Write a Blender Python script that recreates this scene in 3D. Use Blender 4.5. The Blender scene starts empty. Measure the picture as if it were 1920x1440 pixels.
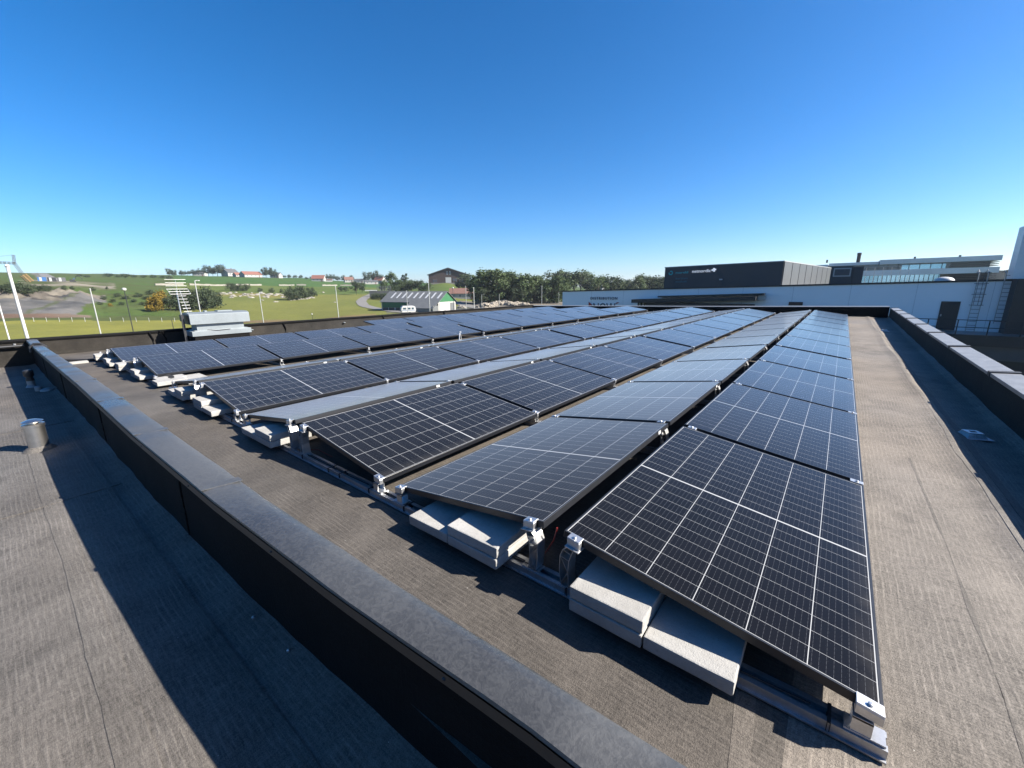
import bpy, bmesh, math, random
from mathutils import Vector, Matrix, noise
random.seed(7)
S = bpy.context.scene
COL = S.collection
R = math.radians
sin, cos = math.sin, math.cos

# ------------------------------------------------------------------ camera
F_PX = 768.98
CAM = Vector((-0.271, -1.453, 1.389))
CR = Vector((0.78475, 0.61978, -0.00812)).normalized()
CF = Vector((-0.6034, 0.7629, -0.23185)).normalized()
CR = (CR - CF * CR.dot(CF)).normalized()
CU = CR.cross(CF)
cd = bpy.data.cameras.new('camera'); cam = bpy.data.objects.new('camera', cd); COL.objects.link(cam)
cam.matrix_world = Matrix(((CR.x, CU.x, -CF.x, CAM.x), (CR.y, CU.y, -CF.y, CAM.y), (CR.z, CU.z, -CF.z, CAM.z), (0, 0, 0, 1)))
cd.sensor_fit = 'HORIZONTAL'; cd.sensor_width = 36; cd.lens = F_PX / 1920 * 36
cd.clip_start = 0.05; cd.clip_end = 9000
S.camera = cam

# ------------------------------------------------------------------ light
SUN = Vector((1.22, 0.74, 1.0)).normalized()
EL = math.asin(SUN.z); AZ = math.atan2(SUN.x, SUN.y)      # azimuth clockwise from +Y
ld = bpy.data.lights.new('sun', 'SUN'); sun = bpy.data.objects.new('sun', ld); COL.objects.link(sun)
sun.rotation_euler = (-SUN).to_track_quat('-Z', 'Y').to_euler()
ld.energy = 5.0; ld.angle = R(0.53); ld.color = (1.0, 0.93, 0.83)
w = bpy.data.worlds.new('World'); S.world = w; w.use_nodes = True
wn = w.node_tree; bg = wn.nodes['Background']
sky = wn.nodes.new('ShaderNodeTexSky'); sky.sky_type = 'NISHITA'; sky.sun_disc = False
sky.sun_elevation = EL; sky.sun_rotation = AZ
sky.altitude = 0; sky.air_density = 0.8; sky.dust_density = 0.65; sky.ozone_density = 6.0
hs = wn.nodes.new('ShaderNodeHueSaturation'); hs.inputs['Saturation'].default_value = 1.26
wn.links.new(sky.outputs[0], hs.inputs['Color']); wn.links.new(hs.outputs[0], bg.inputs[0]); bg.inputs[1].default_value = 0.065
S.view_settings.view_transform = 'Standard'; S.view_settings.look = 'None'
S.view_settings.exposure = 1.6; S.view_settings.gamma = 1
S.render.engine = 'CYCLES'
S.cycles.max_bounces = 6

# ------------------------------------------------------------------ pixel rays of the 1920x1440 survey photo
def ray(px, py):
    return (CF * F_PX + CR * (px - 960) - CU * (py - 720)).normalized()
def on_x(px, py, x):
    d = ray(px, py); return CAM + d * ((x - CAM.x) / d.x)
def on_y(px, py, y):
    d = ray(px, py); return CAM + d * ((y - CAM.y) / d.y)
def on_z(px, py, z):
    d = ray(px, py); return CAM + d * ((z - CAM.z) / d.z)
def at(px, py, D):
    d = ray(px, py); return CAM + d * (D / math.hypot(d.x, d.y))

# ------------------------------------------------------------------ materials
MATS = {}
class N:
    def __init__(s, name):
        s.m = bpy.data.materials.new(name); s.m.use_nodes = True; s.t = s.m.node_tree
        s.p = s.t.nodes['Principled BSDF']; s.out = s.t.nodes['Material Output']; MATS[name] = s.m
    def n(s, typ, **kw):
        nd = s.t.nodes.new(typ)
        for k, v in kw.items(): setattr(nd, k, v)
        return nd
    def l(s, a, b): s.t.links.new(a, b)
    def put(s, sock, v):
        if hasattr(v, 'is_output') or isinstance(v, bpy.types.NodeSocket): s.l(v, sock)
        else: sock.default_value = v
    def math(s, op, a, b=0.0, c=0.0, clamp=False):
        nd = s.n('ShaderNodeMath', operation=op); nd.use_clamp = clamp
        for i, v in enumerate((a, b, c)): s.put(nd.inputs[i], v)
        return nd.outputs[0]
    def mix(s, f, a, b):
        nd = s.n('ShaderNodeMix', data_type='RGBA'); s.put(nd.inputs[0], f)
        for i, v in ((6, a), (7, b)):
            s.put(nd.inputs[i], (*v, 1) if isinstance(v, tuple) and len(v) == 3 else v)
        return nd.outputs[2]
    def noise(s, vec, scale, detail=4, rough=0.6, dist=0.0):
        nd = s.n('ShaderNodeTexNoise'); nd.inputs['Scale'].default_value = scale; nd.inputs['Detail'].default_value = detail
        nd.inputs['Roughness'].default_value = rough; nd.inputs['Distortion'].default_value = dist
        if vec is not None: s.l(vec, nd.inputs['Vector'])
        return nd.outputs[0]
    def ramp(s, f, lo, hi):
        nd = s.n('ShaderNodeMapRange'); s.put(nd.inputs[0], f); nd.inputs[1].default_value = lo; nd.inputs[2].default_value = hi
        return nd.outputs[0]
    def obj(s): return s.n('ShaderNodeTexCoord').outputs['Object']
    def pos(s): return s.n('ShaderNodeNewGeometry').outputs['Position']
    def scale(s, vec, sc, rot=(0, 0, 0)):
        nd = s.n('ShaderNodeMapping'); s.l(vec, nd.inputs[0]); nd.inputs['Scale'].default_value = sc; nd.inputs['Rotation'].default_value = rot
        return nd.outputs[0]
    def xyz(s, vec):
        nd = s.n('ShaderNodeSeparateXYZ'); s.l(vec, nd.inputs[0]); return nd.outputs
    def bump(s, h, strength=0.3, dist=0.01):
        nd = s.n('ShaderNodeBump'); nd.inputs['Strength'].default_value = strength; nd.inputs['Distance'].default_value = dist
        s.l(h, nd.inputs['Height']); s.l(nd.outputs[0], s.p.inputs['Normal'])
    def base(s, v): s.put(s.p.inputs['Base Color'], (*v, 1) if isinstance(v, tuple) and len(v) == 3 else v)
    def set(s, **kw):
        for k, v in kw.items(): s.put(s.p.inputs[k.replace('_', ' ')], v)

def plain(name, col, rough=0.6, metal=0.0, var=0.25, vscale=3.0, bump=0.0, spec=0.5):
    if metal < 0.5 and max(col) > 0.05: col = tuple(c * 0.55 for c in col)      # daylight exposure: keep real-world albedo
    m = N(name); v = m.pos()
    n1 = m.noise(v, vscale, 5); n2 = m.noise(v, vscale * 9, 3)
    f = m.math('ADD', m.math('MULTIPLY', n1, 0.65), m.math('MULTIPLY', n2, 0.35))
    lo = tuple(c * (1 - var) for c in col); hi = tuple(min(1, c * (1 + var)) for c in col)
    m.base(m.mix(m.ramp(f, 0.3, 0.7), lo, hi)); m.set(Roughness=rough, Metallic=metal, Specular_IOR_Level=spec)
    if bump: m.bump(n2, bump, 0.01)
    return m.m

def membrane(name, col, split=None, ribs=True, spec=0.3, rough=0.75, ribax='x'):
    m = N(name); v = m.pos(); x, y, z = m.xyz(v)
    wob = m.noise(m.scale(v, (1.2, 1.2, 1.2)), 1.0, 3)
    wob2 = m.noise(v, 22, 2)
    def rib(ax):
        c = m.math('ADD', ax, m.math('ADD', m.math('MULTIPLY', wob, 0.04), m.math('MULTIPLY', wob2, 0.006)))
        return m.math('SINE', m.math('MULTIPLY', c, 2 * math.pi / 0.027))
    ry, rx = rib(y), rib(x)
    if ribax == 'z': ry = rib(z)
    if split is not None:
        k = m.math('GREATER_THAN', x, split)
        nd = m.n('ShaderNodeMix', data_type='FLOAT'); m.l(k, nd.inputs[0]); m.l(ry, nd.inputs[2]); m.l(rx, nd.inputs[3]); r = nd.outputs[0]
    else: r = ry if ribax == 'x' else rx
    # fibres dragged across the ribs, clouds, stains
    fib = m.noise(m.scale(v, (18, 110, 60)), 1.0, 4, 0.7)
    fib2 = m.noise(m.scale(v, (110, 18, 60)), 1.0, 4, 0.7)
    cloud = m.noise(v, 0.55, 5, 0.62); cloud2 = m.noise(v, 2.6, 5, 0.65, 0.6)
    grain = m.noise(v, 230, 2, 0.7); patch = m.noise(v, 0.23, 2, 0.5)
    amp = m.ramp(m.noise(v, 1.6, 3), 0.26, 0.6)
    r = m.math('SUBTRACT', m.math('MULTIPLY', m.math('POWER', m.math('MAXIMUM', r, 0.0), 2.0), 1.6), 0.4)
    dash = m.ramp(m.noise(m.scale(v, (9, 9, 9)), 1.0, 3, 0.7), 0.36, 0.6)
    amp = m.math('MULTIPLY', amp, dash)
    f = m.math('MULTIPLY_ADD', m.math('MULTIPLY', r, amp), 0.24 if ribs else 0.04, 0.5)
    f = m.math('ADD', f, m.math('MULTIPLY', m.math('SUBTRACT', fib, 0.5), 1.0))
    f = m.math('ADD', f, m.math('MULTIPLY', m.math('SUBTRACT', fib2, 0.5), 0.9))
    f = m.math('ADD', f, m.math('MULTIPLY', m.math('SUBTRACT', grain, 0.5), 1.4))
    f = m.math('ADD', f, m.math('MULTIPLY', m.math('SUBTRACT', cloud, 0.5), 1.15))
    f = m.math('ADD', f, m.math('MULTIPLY', m.math('SUBTRACT', cloud2, 0.5), 0.8))
    lo = tuple(c * 0.38 for c in col); hi = tuple(c * 1.62 for c in col)
    c = m.mix(m.ramp(f, 0.0, 1.0), lo, hi)
    warm = m.mix(m.ramp(patch, 0.35, 0.65), (0.96, 0.99, 1.04), (1.06, 1.0, 0.93))
    mm = m.n('ShaderNodeMix', data_type='RGBA', blend_type='MULTIPLY'); mm.inputs[0].default_value = 1
    m.l(c, mm.inputs[6]); m.l(warm, mm.inputs[7])
    vo = m.n('ShaderNodeTexVoronoi'); vo.inputs['Scale'].default_value = 21; m.l(v, vo.inputs['Vector'])
    sp = m.math('LESS_THAN', vo.outputs['Distance'], 0.05)
    rnd = m.xyz(vo.outputs['Color'])[0]
    sp = m.math('MULTIPLY', sp, m.math('GREATER_THAN', rnd, 0.9))
    outc = mm.outputs[2]
    if ribax != 'z' and ribs:  # separate felt sheets, each weathered a little differently
        sx = m.math('FLOOR', m.math('DIVIDE', m.math('ADD', x, 0.22 if split is not None else 5.0), 1.0 if split is not None else 2.9))
        sy = m.math('FLOOR', m.math('DIVIDE', m.math('ADD', y, 1.41), 5.7 if split is not None else 1.0))
        cx = m.n('ShaderNodeCombineXYZ'); m.l(sx, cx.inputs[0]); m.l(sy, cx.inputs[1])
        wnz = m.n('ShaderNodeTexWhiteNoise'); m.l(cx.outputs[0], wnz.inputs['Vector'])
        pud = m.noise(m.scale(v, (1, 1, 1)), 0.8, 3, 0.5)
        ring = m.math('SUBTRACT', 1.0, m.math('MULTIPLY', m.math('ABSOLUTE', m.math('SUBTRACT', pud, 0.6)), 30.0), clamp=True)
        wet = m.ramp(pud, 0.6, 0.63)
        g_ = m.math('MULTIPLY_ADD', wnz.outputs[0], 0.22, 0.88)
        g_ = m.math('SUBTRACT', g_, m.math('MULTIPLY', wet, 0.1)); g_ = m.math('ADD', g_, m.math('MULTIPLY', ring, 0.12))
        cc = m.n('ShaderNodeCombineXYZ')
        for i_ in range(3): m.l(g_, cc.inputs[i_])
        m3 = m.n('ShaderNodeMix', data_type='RGBA', blend_type='MULTIPLY'); m3.inputs[0].default_value = 1; m.l(outc, m3.inputs[6]); m.l(cc.outputs[0], m3.inputs[7]); outc = m3.outputs[2]
    if split is not None:      # the gutter strip is a newer, paler felt
        m2 = m.n('ShaderNodeMix', data_type='RGBA', blend_type='MULTIPLY'); m.l(k, m2.inputs[0]); m.l(outc, m2.inputs[6]); m2.inputs[7].default_value = (1.8, 1.78, 1.75, 1); outc = m2.outputs[2]
    m.base(m.mix(m.math('MULTIPLY', sp, 0.75 if ribs and ribax != 'z' else 0.0), outc, (0.4, 0.39, 0.36)))
    m.set(Roughness=rough, Specular_IOR_Level=spec)
    h = m.math('ADD', m.math('MULTIPLY', m.math('MULTIPLY', r, amp), 0.14 if ribs else 0.05), m.math('ADD', grain, m.math('MULTIPLY', fib, 0.8)))
    h = m.math('ADD', h, m.math('MULTIPLY', cloud2, 2.6))
    m.bump(h, 0.5, 0.006)
    return m.m

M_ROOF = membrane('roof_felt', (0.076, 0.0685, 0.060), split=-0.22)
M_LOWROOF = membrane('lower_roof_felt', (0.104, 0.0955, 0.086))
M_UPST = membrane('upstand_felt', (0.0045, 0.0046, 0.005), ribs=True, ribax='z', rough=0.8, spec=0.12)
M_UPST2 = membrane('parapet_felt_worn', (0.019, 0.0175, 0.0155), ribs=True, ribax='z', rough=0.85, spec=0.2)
M_LAP2 = membrane('pale_lap_felt', (0.125, 0.115, 0.102), ribs=False)
M_LAP = membrane('lap_felt', (0.098, 0.088, 0.077), ribs=False)

def coping_mat():
    m = N('coping_membrane'); v = m.pos()
    a = m.noise(v, 1.3, 3, 0.5); b = m.noise(v, 27, 4, 0.6, 2.2); c = m.noise(v, 70, 3)
    blot = m.math('MULTIPLY', m.ramp(b, 0.46, 0.56), 1.0)
    f = m.math('ADD', m.math('MULTIPLY', m.ramp(a, 0.35, 0.65), 0.5), m.math('ADD', m.math('MULTIPLY', blot, 0.2), m.math('MULTIPLY', c, 0.35)))
    m.base(m.mix(f, (0.022, 0.023, 0.025), (0.08, 0.081, 0.081)))
    m.set(Roughness=m.math('MULTIPLY_ADD', m.ramp(a, 0.4, 0.6), 0.25, 0.27), Specular_IOR_Level=0.6)
    m.bump(m.math('ADD', m.math('MULTIPLY', b, 0.6), c), 0.25, 0.006)
    return m.m
M_COP = coping_mat()
M_COPMETAL = plain('coping_sheet', (0.4, 0.4, 0.395), 0.45, 0.3, 0.3, 5, 0.1)
M_JOINT = plain('black_joint', (0.012, 0.012, 0.013), 0.6)
M_FLASH = plain('brown_flashing', (0.022, 0.018, 0.015), 0.5, 0.0, 0.4, 6)
M_ALU = plain('aluminium', (0.55, 0.555, 0.56), 0.42, 0.9, 0.2, 14)
M_ALUDULL = plain('mill_aluminium', (0.42, 0.43, 0.45), 0.48, 0.9, 0.25, 10)
M_FRAME = plain('black_frame', (0.012, 0.013, 0.016), 0.38, 0.0, 0.3, 20)
M_RUBBER = plain('black_rubber', (0.015, 0.015, 0.016), 0.55)
M_RED = plain('red_cable', (0.32, 0.02, 0.015), 0.5)
M_STICK = plain('white_sticker', (0.75, 0.75, 0.73), 0.5, 0, 0.1)
M_STEEL = plain('stainless', (0.62, 0.6, 0.57), 0.34, 1.0, 0.15, 14)
M_GALV = plain('galvanised', (0.34, 0.385, 0.41), 0.5, 0.35, 0.14, 2.5, 0.05)
M_DARKMETAL = plain('dark_metal', (0.025, 0.027, 0.03), 0.5, 0.2)
M_WHITE = plain('white_paint', (0.8, 0.8, 0.78), 0.5, 0, 0.08)
M_POLE = plain('pole_grey', (0.62, 0.63, 0.62), 0.5, 0.2, 0.12)

def concrete():
    m = N('pale_concrete'); v = m.pos()
    a = m.noise(v, 6, 4); b = m.noise(v, 60, 4, 0.7); c = m.noise(v, 260, 2)
    f = m.math('ADD', m.math('MULTIPLY', a, 0.5), m.math('ADD', m.math('MULTIPLY', b, 0.3), m.math('MULTIPLY', c, 0.3)))
    col = m.mix(m.ramp(f, 0.3, 0.75), (0.24, 0.235, 0.222), (0.40, 0.395, 0.378))
    st = m.noise(v, 3.2, 4, 0.6, 0.8); oi = m.n('ShaderNodeObjectInfo').outputs['Random']
    col = m.mix(m.math('MULTIPLY', m.ramp(st, 0.48, 0.7), 0.45), col, (0.19, 0.18, 0.16)); col = m.mix(m.math('MULTIPLY', oi, 0.3), col, (0.22, 0.215, 0.2))
    vo = m.n('ShaderNodeTexVoronoi'); vo.inputs['Scale'].default_value = 70; m.l(v, vo.inputs['Vector'])
    pit = m.math('LESS_THAN', vo.outputs['Distance'], 0.13)
    pit = m.math('MULTIPLY', pit, m.math('GREATER_THAN', m.xyz(vo.outputs['Color'])[0], 0.7))
    m.base(m.mix(m.math('MULTIPLY', pit, 0.5), col, (0.11, 0.105, 0.1)))
    m.set(Roughness=0.9, Specular_IOR_Level=0.2); m.bump(m.math('ADD', b, c), 0.5, 0.004)
    return m.m
M_CONC = concrete()

PW, PL = 1.134, 1.80          # module size
def cells():
    m = N('solar_cells'); v = m.obj(); x, y, z = m.xyz(v)
    mg = 0.0125; half = (PL - 2 * mg - 0.010) / 2; cw = (PW - 2 * mg) / 6; ch = half / 10
    xx = m.math('SUBTRACT', x, mg)
    yc = m.math('ABSOLUTE', m.math('SUBTRACT', y, PL / 2))          # mirrored about the centre bar
    yy = m.math('SUBTRACT', yc, 0.005)
    def line(c, period, hw):
        t = m.math('PINGPONG', c, period / 2); return m.math('LESS_THAN', t, hw)
    colg = line(xx, cw, 0.0014); rowg = line(yy, ch, 0.0007)
    bar = m.math('LESS_THAN', yy, 0.0)
    e1 = m.math('LESS_THAN', xx, 0.0); e2 = m.math('GREATER_THAN', xx, PW - 2 * mg); e3 = m.math('GREATER_THAN', yy, half)
    g = colg
    for k in (rowg, bar, e1, e2, e3): g = m.math('MAXIMUM', g, k)
    bus = line(m.math('ADD', xx, cw / 18), cw / 9, 0.0005)
    dash = m.math('GREATER_THAN', m.math('PINGPONG', yy, ch / 8), ch / 26)
    bus = m.math('MULTIPLY', bus, m.math('MULTIPLY_ADD', dash, 0.13, 0.07))
    n0 = m.noise(v, 3, 3); info = m.n('ShaderNodeObjectInfo').outputs['Random']
    dust = m.noise(m.pos(), 60, 3, 0.7); dirt = m.noise(m.pos(), 7, 4)
    c = m.mix(n0, (0.0042, 0.0042, 0.0048), (0.0066, 0.0066, 0.0074))
    c = m.mix(bus, c, (0.25, 0.26, 0.28))
    c = m.mix(g, c, (0.32, 0.325, 0.325))
    sp = m.math('MULTIPLY', m.ramp(dust, 0.66, 0.78), m.math('MULTIPLY_ADD', m.ramp(dirt, 0.5, 0.8), 0.022, 0.003))
    edge = m.math('MULTIPLY', m.math('SUBTRACT', 1.0, m.ramp(x, 0.01, 0.09)), m.math('MULTIPLY', m.ramp(dirt, 0.3, 0.7), 0.09))
    c = m.mix(edge, c, (0.25, 0.23, 0.2))
    vd = m.n('ShaderNodeTexVoronoi'); vd.inputs['Scale'].default_value = 1.25; wv = m.n('ShaderNodeVectorMath', operation='ADD'); m.l(m.pos(), wv.inputs[0])
    nv = m.n('ShaderNodeTexNoise'); nv.inputs['Scale'].default_value = 30; m.l(m.pos(), nv.inputs['Vector']); sc_ = m.n('ShaderNodeVectorMath', operation='SCALE'); m.l(nv.outputs['Color'], sc_.inputs[0]); sc_.inputs['Scale'].default_value = 0.03
    m.l(sc_.outputs[0], wv.inputs[1]); m.l(wv.outputs[0], vd.inputs['Vector'])
    drop = m.math('MULTIPLY', m.math('LESS_THAN', vd.outputs['Distance'], 0.022), m.math('GREATER_THAN', m.xyz(vd.outputs['Color'])[0], 0.45))
    c = m.mix(drop, c, (0.42, 0.41, 0.38))
    m.base(m.mix(sp, c, (0.22, 0.215, 0.2)))
    m.set(Roughness=m.math('MULTIPLY_ADD', dirt, 0.06, 0.1), IOR=1.5, Specular_IOR_Level=0.14, Sheen_Weight=0.38, Sheen_Roughness=0.3, Sheen_Tint=(0.95, 0.96, 0.98, 1))
    return m.m
M_CELL = cells()

def leaf(name, a, b, rough=0.6):
    m = N(name); info = m.n('ShaderNodeObjectInfo').outputs['Random']
    n0 = m.noise(m.pos(), 0.35, 3); n1 = m.noise(m.pos(), 3.5, 2)
    f = m.math('ADD', m.math('MULTIPLY', m.ramp(n0, 0.3, 0.7), 0.45), m.math('ADD', m.math('MULTIPLY', info, 0.3), m.math('MULTIPLY', n1, 0.35)))
    m.base(m.mix(f, a, b)); m.set(Roughness=rough, Specular_IOR_Level=0.2)
    tr = m.n('ShaderNodeBsdfTranslucent'); m.l(m.mix(f, a, b), tr.inputs[0])
    mx = m.n('ShaderNodeMixShader'); mx.inputs[0].default_value = 0.3
    m.l(m.p.outputs[0], mx.inputs[1]); m.l(tr.outputs[0], mx.inputs[2]); m.l(mx.outputs[0], m.out.inputs[0])
    return m.m
M_LEAF = leaf('broad_leaves', (0.036, 0.062, 0.022), (0.086, 0.116, 0.046))
M_LEAFD = leaf('dark_leaves', (0.03, 0.048, 0.024), (0.066, 0.084, 0.044))
M_LEAFF = leaf('ridge_leaves', (0.04, 0.062, 0.04), (0.078, 0.1, 0.062))
M_GORSE = leaf('gorse_bloom', (0.06, 0.06, 0.015), (0.3, 0.19, 0.02))
M_BARK = plain('bark', (0.09, 0.07, 0.055), 0.9, 0, 0.4, 4)

def ground_mat():
    m = N('meadow_ground'); v = m.pos()
    at_ = m.n('ShaderNodeVertexColor', layer_name='Col').outputs[0]
    a = m.noise(m.scale(v, (1, 1, 1)), 0.05, 5, 0.7); b = m.noise(v, 0.5, 5, 0.75); c = m.noise(v, 3.0, 3, 0.8)
    f = m.math('ADD', m.math('MULTIPLY', a, 0.35), m.math('ADD', m.math('MULTIPLY', b, 0.4), m.math('MULTIPLY', c, 0.4)))
    k = m.mix(m.ramp(f, 0.33, 0.83), (0.6, 0.62, 0.6), (1.35, 1.3, 1.3))
    mm = m.n('ShaderNodeMix', data_type='RGBA', blend_type='MULTIPLY'); mm.inputs[0].default_value = 1
    m.l(at_, mm.inputs[6]); m.l(k, mm.inputs[7]); m.base(mm.outputs[2])
    m.set(Roughness=0.95, Specular_IOR_Level=0.1); m.bump(m.math('ADD', b, c), 0.6, 0.3)
    return m.m
M_GROUND = ground_mat()
M_ROADM = plain('asphalt_pale', (0.24, 0.23, 0.215), 0.9, 0, 0.15, 0.5)
M_ROCK = plain('pale_rock', (0.36, 0.335, 0.29), 0.9, 0, 0.35, 2)
M_RUBBLE = plain('rubble', (0.4, 0.35, 0.28), 0.95, 0, 0.6, 1.2, 0.5)
M_WALLW = plain('white_cladding', (1.25, 1.3, 1.36), 0.45, 0, 0.03, 0.3)
M_JOINTW = plain('cladding_joint', (0.75, 0.8, 0.86), 0.6)
M_SIDEP = plain('side_cladding', (0.15, 0.155, 0.155), 0.45, 0.2, 0.15, 0.8)
M_DARKCLAD = plain('dark_cladding', (0.022, 0.027, 0.034), 0.45, 0, 0.15, 0.4)
M_GREYCLAD = plain('grey_cladding', (0.26, 0.27, 0.27), 0.4, 0.3, 0.12, 0.6)
M_BLACK = plain('black_steel', (0.012, 0.013, 0.016), 0.5)
M_BAND = plain('pale_fascia', (1.0, 1.05, 1.1), 0.35, 0.0, 0.1, 0.3)
M_BRONZE = plain('brown_boards', (0.05, 0.032, 0.028), 0.8, 0, 0.35, 1)
M_REDT = plain('red_tiles', (0.3, 0.125, 0.09), 0.8, 0, 0.25, 1)
M_BROWNT = plain('brown_tiles', (0.25, 0.13, 0.1), 0.8, 0, 0.25, 1)
M_SLATE = plain('grey_slates', (0.12, 0.125, 0.13), 0.7, 0, 0.2, 1)
M_RENDER = plain('white_render', (0.52, 0.51, 0.48), 0.8, 0, 0.1, 1)
M_GREENP = plain('green_boards', (0.03, 0.19, 0.07), 0.6, 0, 0.15, 1)
M_ETERN = plain('grey_sheet_roof', (0.2, 0.21, 0.215), 0.75, 0, 0.2, 0.8)
M_SKYL = plain('white_rooflight', (0.8, 0.82, 0.83), 0.4, 0, 0.05)
M_BLUE = plain('blue_paint', (0.04, 0.16, 0.42), 0.5)
M_ORANGE = plain('orange_paint', (0.5, 0.3, 0.12), 0.5)
M_TEAL = plain('teal_lettering', (0.05, 0.85, 0.86), 0.5, 0, 0.05)
M_TEALD = plain('dim_teal_lettering', (0.04, 0.3, 0.38), 0.5, 0, 0.05)
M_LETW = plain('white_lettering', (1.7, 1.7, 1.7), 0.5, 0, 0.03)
p_ = M_LETW.node_tree.nodes['Principled BSDF']; p_.inputs['Emission Color'].default_value = (1, 1, 1, 1); p_.inputs['Emission Strength'].default_value = 0.13   # slight glow added to brighten the shaded white letters and emblem
M_LETG = plain('grey_lettering', (0.1, 0.13, 0.17), 0.5, 0, 0.05)
M_LETR = plain('red_lettering', (0.5, 0.015, 0.015), 0.5, 0, 0.05)
def glassy(name, col, r=0.08, met=0.0):
    m = N(name); m.base(col); m.set(Roughness=r, Specular_IOR_Level=0.8, IOR=1.6, Metallic=met); return m.m
M_GLASS = glassy('window_glass', (0.03, 0.06, 0.09))
M_BLUEGL = glassy('blue_glass', (0.3, 0.5, 0.62), 0.12, 0.85)

# ------------------------------------------------------------------ mesh builder
class MB:
    def __init__(s): s.v = []; s.f = []; s.mi = []; s.cur = 0
    def mat(s, i): s.cur = i; return s
    def add(s, vs, fs):
        o = len(s.v); s.v += [tuple(q) for q in vs]
        for f in fs: s.f.append(tuple(o + i for i in f)); s.mi.append(s.cur)
        return s
    def hexa(s, p):   # 8 points: bottom 4 ccw, top 4 ccw
        return s.add(p, [(3, 2, 1, 0), (4, 5, 6, 7), (0, 1, 5, 4), (1, 2, 6, 5), (2, 3, 7, 6), (3, 0, 4, 7)])
    def box(s, x0, x1, y0, y1, z0, z1):
        return s.hexa([(x0, y0, z0), (x1, y0, z0), (x1, y1, z0), (x0, y1, z0), (x0, y0, z1), (x1, y0, z1), (x1, y1, z1), (x0, y1, z1)])
    def prism(s, poly, d, closed=True):   # extrude a 3D polygon by vector d
        n = len(poly); d = Vector(d); a = [Vector(q) for q in poly]; b = [q + d for q in a]
        fs = [(i, (i + 1) % n, n + (i + 1) % n, n + i) for i in range(n)]
        fs += [tuple(range(n))[::-1], tuple(range(n, 2 * n))]
        return s.add(a + b, fs)
    def tube(s, pts, r, k=8, cap=True, r2=None):
        pts = [Vector(q) for q in pts]; n = len(pts); rings = []
        for i, q in enumerate(pts):
            t = (pts[min(i + 1, n - 1)] - pts[max(i - 1, 0)]).normalized()
            u = t.cross(Vector((0, 0, 1)))
            if u.length < 1e-3: u = Vector((1, 0, 0))
            u.normalize(); vv = u.cross(t)
            rr = r if r2 is None else r + (r2 - r) * i / (n - 1)
            rings.append([q + (u * cos(2 * math.pi * j / k) + vv * sin(2 * math.pi * j / k)) * rr for j in range(k)])
        vs = [q for g in rings for q in g]; fs = []
        for i in range(n - 1):
            for j in range(k):
                j2 = (j + 1) % k; fs.append((i * k + j, i * k + j2, (i + 1) * k + j2, (i + 1) * k + j))
        if cap: fs += [tuple(range(k))[::-1], tuple(range((n - 1) * k, n * k))]
        return s.add(vs, fs)
    def lathe(s, prof, c=(0, 0, 0), k=20):
        vs = []; fs = []; n = len(prof)
        for (r, z) in prof:
            for j in range(k):
                a = 2 * math.pi * j / k; vs.append((c[0] + r * cos(a), c[1] + r * sin(a), c[2] + z))
        for i in range(n - 1):
            for j in range(k):
                j2 = (j + 1) % k; fs.append((i * k + j, i * k + j2, (i + 1) * k + j2, (i + 1) * k + j))
        fs += [tuple(range(k))[::-1], tuple(range((n - 1) * k, n * k))]
        return s.add(vs, fs)
    def strip(s, path, th, y0, y1):      # bent plate: path in x,z, thickness th, depth y0..y1
        n = len(path)
        for i in range(n - 1):
            (xa, za), (xb, zb) = path[i], path[i + 1]
            l = math.hypot(xb - xa, zb - za) or 1; nx, nz = -(zb - za) / l * th / 2, (xb - xa) / l * th / 2
            s.prism([(xa + nx, y0, za + nz), (xa - nx, y0, za - nz), (xb - nx, y0, zb - nz), (xb + nx, y0, zb + nz)], (0, y1 - y0, 0))
        return s
    def build(s, name, mats, parent=None, smooth=False, bevel=0.0, bseg=2):
        me = bpy.data.meshes.new(name); me.from_pydata(s.v, [], s.f)
        if not isinstance(mats, (list, tuple)): mats = [mats]
        for m in mats: me.materials.append(m)
        if len(mats) > 1: me.polygons.foreach_set('material_index', s.mi)
        bm = bmesh.new(); bm.from_mesh(me)
        bmesh.ops.recalc_face_normals(bm, faces=bm.faces[:])
        if bevel:
            es = [e for e in bm.edges if len(e.link_faces) == 2 and e.calc_face_angle(0) > 0.5]
            bmesh.ops.bevel(bm, geom=es, offset=bevel, segments=bseg, profile=0.6, affect='EDGES', clamp_overlap=True)
        bm.to_mesh(me); bm.free()
        if smooth:
            for q in me.polygons: q.use_smooth = True
            try: me.set_sharp_from_angle(angle=R(40))
            except Exception: pass
        o = bpy.data.objects.new(name, me); COL.objects.link(o)
        if parent is not None: o.parent = parent
        return o
def tag(o, label=None, cat=None, group=None, kind=None):
    if label: o['label'] = label
    if cat: o['category'] = cat
    if group: o['group'] = group
    if kind: o['kind'] = kind
    return o
def empty(name, loc=(0, 0, 0), rz=0.0, label=None, cat=None, group=None):
    o = bpy.data.objects.new(name, None); COL.objects.link(o); o.location = loc; o.rotation_euler = (0, 0, rz)
    o.empty_display_size = 0.2
    return tag(o, label, cat, group)
def dup(o, parent=None):
    c = o.copy(); COL.objects.link(c)
    if parent is not None: c.parent = parent; c.matrix_parent_inverse = Matrix()
    for ch in list(o.children): dup(ch, c)
    return c
ORD = ['first', 'second', 'third', 'fourth', 'fifth', 'sixth', 'seventh', 'eighth', 'ninth', 'tenth', 'eleventh', 'twelfth', 'thirteenth', 'fourteenth', 'fifteenth', 'sixteenth', 'seventeenth', 'eighteenth', 'nineteenth', 'twentieth']
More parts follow.
